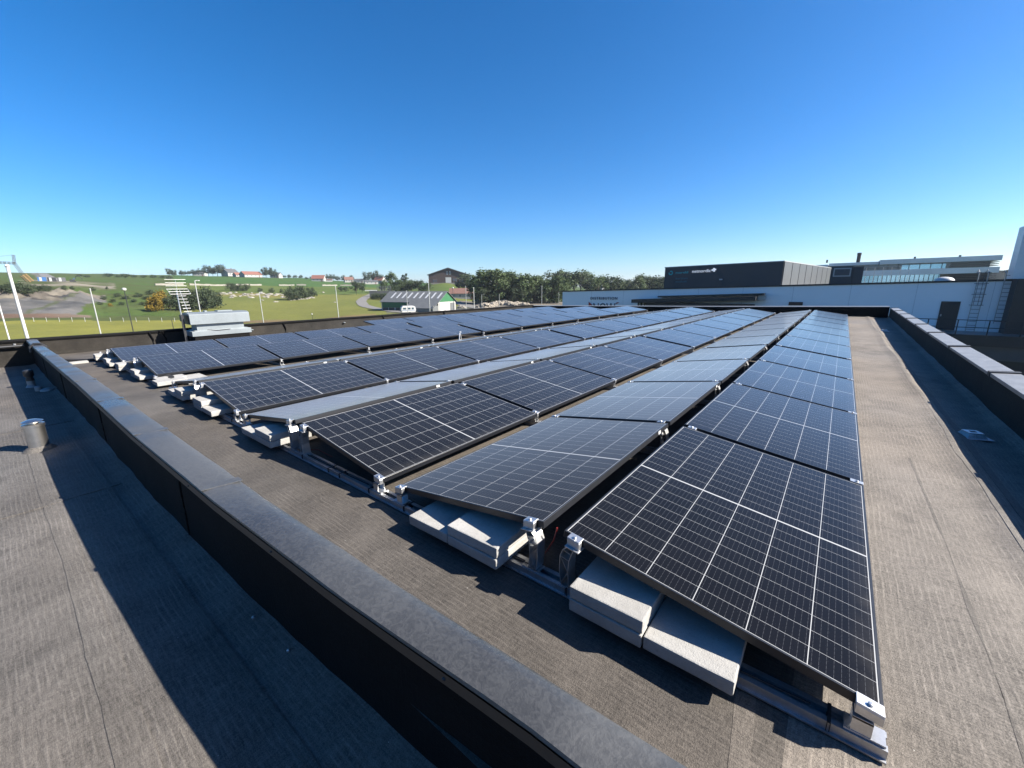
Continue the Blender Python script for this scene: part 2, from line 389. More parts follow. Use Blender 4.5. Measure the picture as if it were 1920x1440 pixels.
def lerp(x, tab):
    if x <= tab[0][0]: return tab[0][1]
    for (a, b), (c, d) in zip(tab, tab[1:]):
        if x <= c: return b + (d - b) * (x - a) / (c - a)
    return tab[-1][1]
def nz(x, y, z=0.0, s=1.0): return noise.noise((x * s, y * s, z * s))

# ------------------------------------------------------------------ roof surfaces
def zr(x): return -0.028 * max(0.0, -x - 7.5)
def zl(x): return -0.255 - 0.021 * max(0.0, -x - 7.5)
WX = -16.05                                   # inner face of the back parapet
def yR(x): return lerp(x, [(-16.1, -0.76), (-13.9, -0.80), (-4.5, -0.735), (-2.5, -0.72), (-1.57, -0.695), (-0.8, -0.668), (-0.4, -0.645), (0, -0.63), (2, -0.62)])
def yL(x): return lerp(x, [(-16.1, -0.95), (-12.5, -0.96), (-4.35, -0.935), (-2.68, -0.905), (-1.55, -0.862), (-0.75, -0.81), (0, -0.80), (2, -0.80)])
def zc(x): return 0.32 - 0.0152 * max(0.0, -x - 7.2)
def xP(y): return 1.13 + 0.0118 * y           # inner face of the right parapet
def yFar(x): return 22.0 + (x - 1.3) * (22.0 - 20.75) / (1.3 - WX)
def roof_z(x, y):
    z = zr(x)
    if x > 0.2:
        c = 0.70 + 0.05 * nz(0, y, 3, 0.45) + 0.03 * nz(1, y, 5, 1.5)
        amp = 0.016 + 0.008 * nz(0, y, 9, 0.6)
        z += amp * math.exp(-((x - c) / 0.07) ** 2)
        z -= 0.03 * max(0.0, min(1.0, (x - c) / 0.3))
        z += 0.05 * max(0.0, (x - xP(y) + 0.08)) / 0.08 if x > xP(y) - 0.08 else 0
        z += 0.007 * nz(x, y, 2, 2.3) * (1 if x > c else 0.3)
    return z + 0.004 * nz(x, y, 0, 1.3)
xs = [WX - 0.05 + 0.3 * i for i in range(55)] + [0.26 + 0.035 * i for i in range(36)]
ys = [-0.8 + 0.12 * i for i in range(195)]
b = MB(); nx_, ny_ = len(xs), len(ys)
b.add([(x, y, roof_z(x, y)) for y in ys for x in xs], [(j * nx_ + i, j * nx_ + i + 1, (j + 1) * nx_ + i + 1, (j + 1) * nx_ + i) for j in range(ny_ - 1) for i in range(nx_ - 1)])
tag(b.build('roof', M_ROOF, smooth=True), kind='structure')
xs = [WX - 0.05 + 0.3 * i for i in range(62)]; ys = [-8 + 0.2 * i for i in range(30)] + [-2.1 + 0.04 * i for i in range(34)]
nx_, ny_ = len(xs), len(ys)
def low_z(x, y):
    c = -1.27 + 0.03 * nz(x, 0, 4, 0.8)
    return zl(x) + 0.006 * math.exp(-((y - c) / 0.05) ** 2) + 0.006 * nz(x, y, 7, 1.1) + (0.03 * max(0, (y + 1.0) / 0.1) if y > -1.0 else 0)
b = MB(); b.add([(x, y, low_z(x, y)) for y in ys for x in xs], [(j * nx_ + i, j * nx_ + i + 1, (j + 1) * nx_ + i + 1, (j + 1) * nx_ + i) for j in range(ny_ - 1) for i in range(nx_ - 1)])
tag(b.build('lower_roof', M_LOWROOF, smooth=True), kind='structure')

# membrane laps: thin raised felt strips
def lap(name, pts, wd, zf, th=0.004):
    b = MB(); L = []; Rr = []
    P = []
    for (x0, y0), (x1, y1) in zip(pts, pts[1:]):
        n = max(2, int(math.hypot(x1 - x0, y1 - y0) / 0.12))
        P += [(x0 + (x1 - x0) * i / n, y0 + (y1 - y0) * i / n) for i in range(n)]
    P.append(pts[-1])
    for i, (x, y) in enumerate(P):
        a, c = P[max(0, i - 1)], P[min(len(P) - 1, i + 1)]
        tx, ty = c[0] - a[0], c[1] - a[1]; l = math.hypot(tx, ty) or 1; ux, uy = -ty / l, tx / l
        j = 0.010 * nz(x, y, 1, 2.3) + 0.005 * nz(x, y, 2, 13)
        h = th + 0.001 * nz(x, y, 8, 6)
        L.append((x + ux * (wd / 2 + j), y + uy * (wd / 2 + j), h)); Rr.append((x - ux * (wd / 2 + j * 0.7), y - uy * (wd / 2 + j * 0.7), h))
    vs = []
    for l_, r_ in zip(L, Rr):
        vs += [(l_[0], l_[1], zf(l_[0], l_[1]) - 0.01), (l_[0], l_[1], zf(l_[0], l_[1]) + l_[2]), (r_[0], r_[1], zf(r_[0], r_[1]) + r_[2]), (r_[0], r_[1], zf(r_[0], r_[1]) - 0.01)]
    fs = []
    for i in range(len(P) - 1):
        for k in range(3): fs.append((i * 4 + k, i * 4 + k + 1, i * 4 + k + 5, i * 4 + k + 4))
    b.add(vs, fs)
    return b
lapz = lambda x, y: roof_z(x, y)
b = lap('a', [(-0.30, -0.62), (-0.33, -0.2), (-0.35, 0.0)], 0.05, lapz, 0.0014)
tag(b.build('membrane_lap', M_LAP, smooth=True), kind='structure')
b = lap('a', [(0.78, 0.0), (0.79, 3.0), (0.77, 8.0), (0.75, 14), (0.77, 21.8)], 0.05, lapz, 0.003)
tag(b.build('membrane_lap', M_LAP, smooth=True), kind='structure')
b = lap('a', [(0.69 + 0.05 * nz(0, y_, 3, 0.45) + 0.03 * nz(1, y_, 5, 1.5), y_) for y_ in [0.2 + 0.35 * i for i in range(60)]], 0.03, lapz, 0.0012)
tag(b.build('membrane_lap', M_LAP2, smooth=True), kind='structure')
b = lap('a', [(0.35, 0.2), (0.36, 1.6), (0.34, 3.0)], 0.012, lapz, 0.0007)
tag(b.build('membrane_lap', M_LAP, smooth=True), kind='structure')
b = lap('a', [(-1.3, -1.42), (-4.0, -1.40), (-5.4, -1.41), (-10, -1.39), (-16, -1.4)], 0.10, low_z, 0.0025)
tag(b.build('membrane_lap', M_LOWROOF, smooth=True), kind='structure')
b = lap('a', [(-1.0, -1.03), (-4.0, -1.07), (-7, -1.1), (-10, -1.12)], 0.03, low_z, 0.004)
tag(b.build('membrane_lap', M_LOWROOF, smooth=True), kind='structure')
for x in (-5.0, -7.9):
    b = lap('a', [(x, -1.0), (x + 0.05, -1.6), (x - 0.1, -2.6), (x, -4)], 0.08, low_z, 0.005)
    tag(b.build('membrane_lap', M_LOWROOF, smooth=True), kind='structure')

# ------------------------------------------------------------------ parapets
pw = empty('parapet', (-7, -0.85, 0), label='long dark felt parapet in the foreground between the lower roof and the array', cat='parapet')
def rel(o, par):
    o.parent = par; o.matrix_parent_inverse = Matrix.Translation(-Vector(par.location)) if par.rotation_euler.z == 0 else par.matrix_world.inverted(); return o
XS = [WX + 0.02 + 0.15 * i for i in range(118)]
b = MB(); rows = []
for x in XS:
    wv = 0.012 * nz(x, 0, 0, 2.2) + 0.006 * nz(x, 0, 5, 7)
    a, c = yL(x) + 0.045, yR(x)
    rows.append([(x, a + wv - 0.02, zl(x) - 0.02), (x, a + wv, zl(x) + 0.05), (x, a + wv * 0.6, zc(x) - 0.2), (x, a, zc(x) - 0.012), (x, c - 0.012, zc(x) - 0.012), (x, c - 0.012, roof_z(x, c) + 0.06), (x, c + 0.02, roof_z(x, c) - 0.02)])
k = len(rows[0]); b.add([q for r in rows for q in r], [(i * k + j, i * k + j + 1, (i + 1) * k + j + 1, (i + 1) * k + j) for i in range(len(rows) - 1) for j in range(k - 1)])
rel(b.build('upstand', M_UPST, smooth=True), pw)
b = MB(); rows = []
for x in XS:
    a, c = yL(x), yR(x); z = zc(x) + 0.004 * nz(x, 3, 0, 1.7); wig = 0.006 * nz(x, 9, 0, 3)
    rows.append([(x, a, z - 0.010), (x, a + 0.004 + wig * 0.3, z - 0.001), (x, a + (c - a) * 0.3, z + 0.006), (x, a + (c - a) * 0.7, z + 0.005 + wig * 0.4), (x, c - 0.012, z - 0.002), (x, c + wig, z - 0.012), (x, c + wig * 0.6, z - 0.06)])
k = len(rows[0]); b.add([q for r in rows for q in r], [(i * k + j, i * k + j + 1, (i + 1) * k + j + 1, (i + 1) * k + j) for i in range(len(rows) - 1) for j in range(k - 1)])
rel(b.build('coping', M_COP, smooth=True), pw)
b = MB(); rows = []
for x in XS:
    a = yL(x) - 0.004; z = zc(x)
    rows.append([(x, a, z - 0.010), (x, a - 0.003, z - 0.045), (x, a + 0.05, z - 0.047)])
k = 3; b.add([q for r in rows for q in r], [(i * k + j, i * k + j + 1, (i + 1) * k + j + 1, (i + 1) * k + j) for i in range(len(rows) - 1) for j in range(k - 1)])
rel(b.build('drip_flashing', M_FLASH, smooth=True), pw)
for i in range(16):
    x = -15.3 + i * 1.02; b = MB(); b.lathe([(0.007, 0), (0.007, 0.005), (0.003, 0.008)], (x, yL(x) - 0.004, zc(x) - 0.03), 8); rel(b.build('screw_head', M_BLACK), pw)
# overlap creases on the coping
for x in (-11.2, -9.1, -7.4, -5.9, -4.35, -2.9):
    b = MB(); b.prism([(x, yL(x) - 0.002, zc(x) + 0.002), (x + 0.05, yL(x) - 0.002, zc(x) + 0.002), (x + 0.09, yR(x) + 0.001, zc(x) + 0.003), (x + 0.02, yR(x) + 0.001, zc(x) + 0.003)], (0, 0, 0.005)); rel(b.build('coping_lap', M_COP, bevel=0.002), pw)
for x in (-12.5, -9.6, -6.3, -3.5):
    b = MB(); rows = []
    for i in range(9):
        z = zl(x) + (zc(x) - 0.06 - zl(x)) * i / 8; j = 0.012 * nz(x, z, 0, 9)
        rows.append((x + j + 0.02 * i / 8, yL(x) + 0.042, z))
    b.tube(rows, 0.007, 6); rel(b.build('felt_fold', M_UPST, smooth=True), pw)

# back parapet
bw = empty('parapet', (WX, 6, 0), label='dark brown felt parapet along the field side of the roof, behind the farthest panels', cat='parapet')
def back_top(y): return 0.19 + 0.012 * nz(0, y, 4, 0.5)
b = MB(); rows = []
y = -8.0; YS = []
while y < 20.9: YS.append(y); y += 0.15
for y in YS:
    zb = (zl(WX) if y < -0.86 else zr(WX)) - 0.02; wv = 0.02 * nz(3, y, 0, 1.2) + 0.01 * nz(3, y, 5, 4); t = back_top(y)
    rows.append([(WX + 0.03 + wv, y, zb), (WX + wv, y, zb + 0.12), (WX + wv * .6, y, t - 0.12), (WX, y, t - 0.03), (WX - 0.3, y, t - 0.03), (WX - 0.3, y, -7)])
k = 6; b.add([q for r in rows for q in r], [(i * k + j, i * k + j + 1, (i + 1) * k + j + 1, (i + 1) * k + j) for i in range(len(rows) - 1) for j in range(k - 1)])
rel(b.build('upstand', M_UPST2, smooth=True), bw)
b = MB(); rows = []
for y in YS:
    t = back_top(y)
    rows.append([(WX + 0.02, y, t - 0.06), (WX + 0.035, y, t - 0.02), (WX + 0.01, y, t + 0.01), (WX - 0.31, y, t + 0.005), (WX - 0.32, y, t - 0.08)])
k = 5; b.add([q for r in rows for q in r], [(i * k + j, i * k + j + 1, (i + 1) * k + j + 1, (i + 1) * k + j) for i in range(len(rows) - 1) for j in range(k - 1)])
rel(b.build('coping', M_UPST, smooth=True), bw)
for y in (1.45, 1.75, 5.2, 9.4, 13.0):
    b = MB(); b.tube([(WX + 0.03, y, zr(WX)), (WX + 0.02, y + 0.02, -0.05), (WX + 0.03, y - 0.05, back_top(y) - 0.01)], 0.022, 6); rel(b.build('felt_fold', M_UPST, smooth=True), bw)
for y in (4.1, 7.5):
    b = MB(); b.lathe([(0.05, 0), (0.05, 0.01), (0.02, 0.03)], (WX + 0.05, y, 0.0), 10); rel(b.build('overflow_outlet', M_GALV), bw)

# far parapet
fw = empty('parapet', (-7, 21.4, 0), label='low dark parapet with a pale top edge across the far end of the panel rows', cat='parapet')
def zFar(x): return lerp(x, [(WX, 0.15), (-6.5, 0.29), (1.4, 0.44)])
b = MB(); c_ = MB(); P = [WX - 0.3 + 0.3 * i for i in range(60)]
rows = []; rows2 = []
for x in P:
    y = yFar(x); t = zFar(x)
    rows.append([(x, y - 0.02, zr(x) - 0.05), (x, y, t - 0.03), (x, y + 0.3, t - 0.03), (x, y + 0.3, -7)])
    rows2.append([(x, y - 0.015, t - 0.03), (x, y - 0.015, t), (x, y + 0.31, t + 0.01), (x, y + 0.31, t - 0.05)])
for B_, rr in ((b, rows), (c_, rows2)):
    B_.add([q for r in rr for q in r], [(i * 4 + j, i * 4 + j + 1, (i + 1) * 4 + j + 1, (i + 1) * 4 + j) for i in range(len(rr) - 1) for j in range(3)])
rel(b.build('upstand', M_UPST), fw); rel(c_.build('coping', M_COPMETAL), fw)

# right parapet
rp = empty('parapet', (1.25, 9, 0), label='right-hand parapet with pale grey sheet coping in overlapping lengths', cat='parapet')
b = MB(); rows = []
for i in range(170):
    y = -3 + i * 0.15; x = xP(y); wv = 0.008 * nz(7, y, 0, 1.5)
    rows.append([(x - 0.015 + wv, y, -0.06), (x + wv, y, 0.08), (x, y, 0.37), (x + 0.19, y, 0.37), (x + 0.19, y, -7)])
k = 5; b.add([q for r in rows for q in r], [(i * k + j, i * k + j + 1, (i + 1) * k + j + 1, (i + 1) * k + j) for i in range(len(rows) - 1) for j in range(k - 1)])
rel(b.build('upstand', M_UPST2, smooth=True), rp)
seg = [-3, 0.6, 3.1, 5.55, 8.15, 10.6, 12.9, 15.2, 17.4, 19.6, 21.75]
for y0, y1 in zip(seg, seg[1:]):
    b = MB(); dz = random.uniform(-0.004, 0.004)
    A, B_ = xP(y0), xP(y1)
    b.prism([(A - 0.02, y0 + 0.03, 0.345), (A - 0.024, y0 + 0.03, 0.385 + dz), (A + 0.20, y0 + 0.03, 0.40 + dz), (A + 0.21, y0 + 0.03, 0.31)], (B_ - A, y1 - y0 - 0.05, 0))
    rel(b.build('coping', M_COPMETAL, bevel=0.004), rp)
    b = MB(); b.prism([(B_ - 0.028, y1 - 0.05, 0.344), (B_ - 0.030, y1 - 0.05, 0.398), (B_ + 0.21, y1 - 0.05, 0.414), (B_ + 0.215, y1 - 0.05, 0.312)], (0.002, 0.1, 0))
    rel(b.build('coping_joint', M_JOINT), rp)

# ------------------------------------------------------------------ solar panels
TILT = R(8.286); CT, ST = cos(TILT), sin(TILT); WC = PW * CT; HH = PW * ST
GR, GV = 0.1148, 0.165; PER = 2 * WC + GR + GV; GAP = 0.05
def seam(n): return n * (PL + GAP) + (0.1 if n >= 4 else 0) + (0.08 if n >= 9 else 0)
def panel_proto():
    root = empty('solar_panel')
    g = MB(); g.add([(0.009, 0.009, -0.0015), (PW - 0.009, 0.009, -0.0015), (PW - 0.009, PL - 0.009, -0.0015), (0.009, PL - 0.009, -0.0015)], [(0, 1, 2, 3)])
    g.add([(0.009, 0.009, -0.006), (PW - 0.009, 0.009, -0.006), (PW - 0.009, PL - 0.009, -0.006), (0.009, PL - 0.009, -0.006)], [(3, 2, 1, 0)])
    g.build('glass', M_CELL, root)
    f = MB(); t = 0.010; h = 0.035
    f.box(0, t, 0, PL, -h, 0); f.box(PW - t, PW, 0, PL, -h, 0)
    f.box(t, PW - t, 0, t, -h, 0); f.box(t, PW - t, PL - t, PL, -h, 0)
    f.box(t, t + 0.02, t, PL - t, -h, -h + 0.002); f.box(PW - t - 0.02, PW - t, t, PL - t, -h, -h + 0.002)
    f.build('frame', M_FRAME, root, bevel=0.0012, bseg=1)
    s = MB(); s.box(PW, PW + 0.0012, PL - 0.23, PL - 0.18, -0.030, -0.006)
    s.build('sticker', M_STICK, root)
    return root
proto = panel_proto(); used = [False]
# rows: (x of low edge, facing, number, first index, description)
LOWF = -2 * WC - GR
ROWS = [
    (0.0, 1, 11, 0, 'rightmost row'),
    (LOWF, -1, 11, 0, 'second row from the right'),
    (-PER, 1, 11, 0, 'third row from the right'),
    (-PER + LOWF, -1, 11, 0, 'grey-glinting fourth row from the right'),
    (-2 * PER, 1, 11, 0, 'fifth row from the right'),
    (-2 * PER + LOWF, -1, 11, 0, 'pale edge-on row beside the walkway'),
    (-8.35, 1, 11, 0, 'blue-tinted row across the walkway'),
    (-8.35 + LOWF, -1, 11, 0, 'away-tilted row behind the walkway row'),
    (-10.85, 1, 11, 0, 'second blue-tinted row beyond the walkway'),
    (-10.85 + LOWF, -1, 11, 0, 'away-tilted row nearest the vent hood'),
    (-13.5, 1, 7, 4, 'short row against the field-side parapet'),
]
def place_panel(xl, face, n, desc, idx):
    if not used[0]: o = proto; used[0] = True
    else: o = dup(proto)
    y = seam(n); zlow = 0.14 + zr(xl)
    jr = random.uniform(-0.0012, 0.0012); jz = random.uniform(-0.002, 0.002)
    if face > 0:
        X, Y, Z = Vector((-CT, 0, ST)), Vector((0, -1, 0)), Vector((ST, 0, CT)); org = Vector((xl, y + PL, zlow + jz))
    else:
        X, Y, Z = Vector((CT, 0, ST)), Vector((0, 1, 0)), Vector((-ST, 0, CT)); org = Vector((xl, y, zlow + jz))
    m = Matrix(((X.x, Y.x, Z.x, org.x), (X.y, Y.y, Z.y, org.y), (X.z, Y.z, Z.z, org.z), (0, 0, 0, 1)))
    o.matrix_world = m @ Matrix.Rotation(jr, 4, 'Y')
    pos = 'nearest solar panel' if idx == 0 else ORD[idx] + ' solar panel from the near end'
    tag(o, pos + ' of the ' + desc, 'solar panel', 'solar panels in tilted rows on the flat roof')
for xl, face, cnt, n0, desc in ROWS:
    for i in range(cnt): place_panel(xl, face, n0 + i, desc, i)

# ------------------------------------------------------------------ mounting rails with brackets and clamps
def rail_proto():
    root = empty('mounting_rail')
    xl = LOWF - GV + 0.024; xr = 0.02
    r = MB()
    prof = [(-0.036, 0.006), (0.036, 0.006), (0.036, 0.044), (0.014, 0.044), (0.014, 0.036), (0.030, 0.036), (0.030, 0.012), (-0.030, 0.012), (-0.030, 0.036), (-0.014, 0.036), (-0.014, 0.044), (-0.036, 0.044)]
    r.prism([(xl, a, z) for a, z in prof], (xr - xl, 0, 0))
    r.box(xl, xr, -0.046, -0.036, 0.006, 0.012); r.box(xl, xr, 0.036, 0.046, 0.006, 0.012)
    r.build('channel', M_ALUDULL, root)
    zt = 0.14 + HH
    for s in (1, -1):                               # ridge brackets
        xh = -WC if s > 0 else LOWF + WC
        bm_ = MB(); d = s
        def Q(u, z): return (xh + d * u, z)
        w1 = [Q(0.075, 0.05), Q(0.02, 0.052), Q(0.012, 0.06), Q(0.004, 0.13), Q(0.006, 0.2), Q(0.02, 0.235), Q(0.045, zt - 0.045)]
        w2 = [Q(0.055, 0.05), Q(0.048, 0.13), Q(0.052, 0.19), Q(0.064, 0.225), Q(0.075, zt - 0.045)]
        bm_.strip(w1, 0.003, -0.032, 0.032); bm_.strip(w2, 0.003, -0.032, 0.032)
        for a, c in ((w1[2], w2[1]), (w2[1], w1[4]), (w1[4], w2[2]), (w1[5], w2[3])): bm_.strip([a, c], 0.002, -0.032, 0.032)
        bm_.strip([Q(0.03, zt - 0.044), Q(0.10, zt - 0.044 - 0.07 * math.tan(TILT))], 0.004, -0.035, 0.035)
        bm_.strip([Q(0.0, 0.0475), Q(0.10, 0.0475)], 0.005, -0.03, 0.03)
        bm_.build('ridge_bracket', M_ALU, root)
        cb = MB(); x0, x1 = sorted((xh + d * 0.035, xh + d * 0.095))
        ztop = lambda x: 0.14 + (-x if s > 0 else x - LOWF) * math.tan(TILT)
        cb.prism([(x0, -0.022, ztop(x0) - 0.036), (x1, -0.022, ztop(x1) - 0.036), (x1, -0.022, ztop(x1) - 0.004), (x0, -0.022, ztop(x0) - 0.004)], (0, 0.026, 0))
        cb.prism([(x0, -0.022, ztop(x0) - 0.004), (x1, -0.022, ztop(x1) - 0.004), (x1, -0.022, ztop(x1) + 0.003), (x0, -0.022, ztop(x0) + 0.003)], (0, 0.044, 0))
        xm = (x0 + x1) / 2; cb.lathe([(0.008, 0), (0.008, 0.008), (0.004, 0.009)], (xm, -0.006, ztop(xm) + 0.003), 8)
        cb.build('panel_clamp', M_ALU, root, bevel=0.001, bseg=1)
        xe = 0.0 if s > 0 else LOWF                   # low feet
        vf = MB()
        def q(u): return xe + (-d) * u
        a, c = sorted((q(-0.015), q(0.085))); vf.box(a, c, -0.030, 0.030, 0.045, 0.052)
        a, c = sorted((q(0.02), q(0.07))); vf.box(a, c, -0.028, -0.024, 0.052, 0.105); vf.box(a, c, 0.02, 0.024, 0.052, 0.105)
        vf.box(a, c, -0.028, 0.026, 0.097, 0.103)
        vf.build('low_foot', M_ALU, root)
        vc = MB(); x0, x1 = sorted((q(0.0), q(0.068)))
        vc.prism([(x0, -0.022, ztop(x0) - 0.036), (x1, -0.022, ztop(x1) - 0.036), (x1, -0.022, ztop(x1) - 0.004), (x0, -0.022, ztop(x0) - 0.004)], (0, 0.026, 0))
        vc.prism([(x0, -0.022, ztop(x0) - 0.004), (x1, -0.022, ztop(x1) - 0.004), (x1, -0.022, ztop(x1) + 0.003), (x0, -0.022, ztop(x0) + 0.003)], (0, 0.044, 0))
        xm = (x0 + x1) / 2; vc.lathe([(0.008, 0), (0.008, 0.008), (0.004, 0.009)], (xm, -0.006, ztop(xm) + 0.003), 8)
        vc.build('panel_clamp', M_ALU, root, bevel=0.001, bseg=1)
    return root
rproto = rail_proto(); ru = [False]
def near_ties(o):
    for x in (-0.12, -0.5, -0.66, LOWF + WC + 0.16, LOWF + 0.75, LOWF + 0.55, LOWF + 0.1):
        b = MB(); b.strip([(x - 0.004, 0.006), (x - 0.004, 0.046), (x + 0.004, 0.046), (x + 0.004, 0.006)], 0.002, -0.04, 0.04); b.build('cable_tie', M_RUBBER, o)
    for x in (-0.62, LOWF + WC + 0.2, LOWF + 0.6):
        b = MB(); b.tube([(x, -0.01, 0.05), (x + 0.2, -0.015, 0.05), (x + 0.45, -0.005, 0.049)], 0.004, 6); b.build('cable', M_RUBBER, o)
NEAR = []
PAIRS = [(0.0, 'rightmost ridge of panels'), (-PER, 'second ridge of panels from the right'), (-2 * PER, 'third ridge of panels'), (-8.35, 'first ridge beyond the walkway'), (-10.85, 'second ridge beyond the walkway')]
for xo, d in PAIRS:
    for n in range(12):
        o = rproto if not ru[0] else dup(rproto); ru[0] = True
        o.location = (xo, (-0.012 if n == 0 else seam(n) - 0.025 if n < 11 else seam(10) + PL + 0.012), zr(xo - 1.1) )
        if n == 0: NEAR.append(o)
        where = 'at the near end of the ' if n == 0 else 'at the far end of the ' if n == 11 else 'under the %s seam of the ' % ORD[n - 1]
        tag(o, 'aluminium mounting rail ' + where + d, 'rail', 'aluminium mounting rails under the panels')

for o in NEAR: near_ties(o)
# ------------------------------------------------------------------ ballast slabs
def paver(x0, x1, y0, y1, z0, z1, chip=0):
    b = MB(); n = 5
    b.box(x0, x1, y0, y1, z0, z1)
    return b
pn = [0]
def block(xo, x0, x1, z0, h, label, yf=-0.15, depth=0.36):
    zz = zr(xo + x0)
    b = MB(); b.box(-(x1 - x0) / 2, (x1 - x0) / 2, 0, depth, 0, h - 0.002)
    o = b.build('ballast_slab', M_CONC, bevel=0.006, bseg=2)
    bm = bmesh.new(); bm.from_mesh(o.data)
    bmesh.ops.subdivide_edges(bm, edges=[e for e in bm.edges if e.calc_length() > 0.03], cuts=3, use_grid_fill=True)
    for v in bm.verts: v.co += Vector((1, 1, 1)) * 0.0016 * noise.noise(v.co * 60 + Vector((pn[0] * 7.3, 0, 0)))
    bm.to_mesh(o.data); bm.free(); pn[0] += 1
    o.location = (xo + (x0 + x1) / 2, yf, zz + z0); o.rotation_euler.z = R(random.uniform(-1.2, 1.2))
    tag(o, label, 'concrete slab', 'pale concrete ballast slabs under the near ends of the rows')
def stack(xo, x0, x1, k, where, yf=-0.15):
    for i in range(k):
        nm = 'only slab' if k == 1 else ('lower slab' if i == 0 else 'upper slab')
        block(xo, x0, x1, 0.046 + i * 0.059, 0.058, 'pale concrete ballast ' + nm.replace('only ', '') + ' ' + where, yf + (0.004 if i else 0))
stack(0, -1.005, -0.69, 2, 'of the two-high stack under the rightmost row')
stack(0, -0.685, -0.375, 1, 'lying alone at the right end of the rightmost row', -0.145)
stack(0, -2.07, -1.755, 1, 'lying alone under the second row from the right')
stack(0, -1.75, -1.41, 2, 'of the two-high stack beside the tall bracket of the second row')
P1 = -PER
stack(P1, -2.07, -1.755, 1, 'lying alone under the grey-glinting row')
stack(P1, -1.75, -1.43, 2, 'of the two-high stack under the grey-glinting row')
P2 = -2 * PER
stack(P2, -1.0, -0.69, 2, 'of the two-high stack under the fifth row from the right')
stack(P2, -0.685, -0.375, 1, 'lying alone under the fifth row from the right')
stack(P2, -2.07, -1.755, 1, 'lying alone under the pale sliver row')
stack(P2, -1.75, -1.43, 2, 'of the two-high stack under the pale sliver row')
for xo, d in ((-8.35, 'first ridge beyond the walkway'), (-10.85, 'second ridge beyond the walkway')):
    stack(xo, -1.0, -0.69, 2, 'of the two-high stack at the near end of the ' + d)
    stack(xo, -0.685, -0.375, 1, 'lying alone right of the stack at the ' + d)
    stack(xo, -2.3, -1.98, 2, 'of the left-hand stack at the near end of the ' + d)
stack(-8.35, 0.02, 0.25, 1, 'small and low beside the ribbed black hose', -0.06)
stack(-8.35, 0.28, 0.55, 1, 'in front of the ribbed black hose', -0.12)
b = MB(); b.box(-0.3, 0.3, -0.15, 0.15, 0, 0.05); o = b.build('ballast_slab', M_CONC, bevel=0.006); o.location = (-8.05, 0.38, 0.0)
tag(o, 'flat pale slab lying on the walkway behind the ribbed black hose', 'concrete slab', 'pale concrete ballast slabs under the near ends of the rows')
b = MB(); b.box(-0.1, 0.1, -0.16, 0.16, 0, 0.04); o = b.build('ballast_slab', M_CONC, bevel=0.006); o.location = (-13.0, -0.42, zr(-13.0))
tag(o, 'thin pale slab lying alone near the field end of the foreground parapet', 'concrete slab', 'pale concrete ballast slabs under the near ends of the rows')

# ribbed hose, cables
b = MB(); pts = [(-8.72 + 0.74 * i / 40, 0.12 + 0.02 * sin(i * .3), 0.055) for i in range(41)]
prof = []
vs = [Vector(q) for q in pts]
for i in range(40):
    b.tube([vs[i], (vs[i] + vs[i + 1]) / 2], 0.045 if i % 2 else 0.038, 10)
    b.tube([(vs[i] + vs[i + 1]) / 2, vs[i + 1]], 0.038 if i % 2 else 0.041, 10)
tag(b.build('ribbed_hose', M_RUBBER, smooth=True), 'ribbed black hose lying across the near end of the walkway', 'hose')
b = MB(); b.tube([(-1.185, 0.04, 0.27), (-1.2, 0.035, 0.2), (-1.235, 0.03, 0.13), (-1.28, 0.04, 0.06), (-1.34, 0.06, 0.045)], 0.004, 6)
b.tube([(-1.0, 0.06, 0.05), (-0.9, 0.09, 0.04), (-0.7, 0.1, 0.045)], 0.004, 6)
tag(b.build('red_cable', M_RED, smooth=True), 'thin red cable hanging between the two nearest ridge brackets', 'cable')
b = MB(); b.tube([(-3.78, 0.03, 0.06), (-3.7, 0.06, 0.03), (-3.6, 0.09, 0.045), (-3.4, 0.1, 0.03)], 0.004, 6)
tag(b.build('red_cable', M_RED, smooth=True), 'thin red cable on the roof under the third row from the right', 'cable')
b = MB(); zz = lambda x: zr(x) + 0.02
cp = zc(-13.9) + 0.03
pts = [(-13.86, yL(-13.86) - 0.03, cp - 0.16), (-13.86, yL(-13.86) - 0.03, cp - 0.05), (-13.86, yL(-13.86) + 0.03, cp), (-13.8, yR(-13.8) - 0.03, cp), (-13.77, yR(-13.77) + 0.035, cp - 0.06), (-13.75, yR(-13.7) + 0.05, zz(-13.7) + 0.06), (-13.6, -0.45, zz(-13.6)), (-13.3, -0.22, zz(-13.3)), (-13.1, 0.0, zz(-13.1) + 0.02)]
b.tube(pts, 0.03, 8)
tag(b.build('black_hose', M_RUBBER, smooth=True), 'black hose looped over the foreground parapet to the farthest rows', 'hose')
b = MB()
for s in (0, 1):
    b.tube([(-8.02 + 0.02, 6.15 + 0.10 * s - 0.05, 0.0), (-8.02, 6.15 - 0.0, 0.24)], 0.012, 6)
b.box(-8.05, -7.99, 6.12, 6.18, 0.22, 0.25)
tag(b.build('stand', M_ALU), 'small silver A-shaped stand on the walkway roof', 'stand')

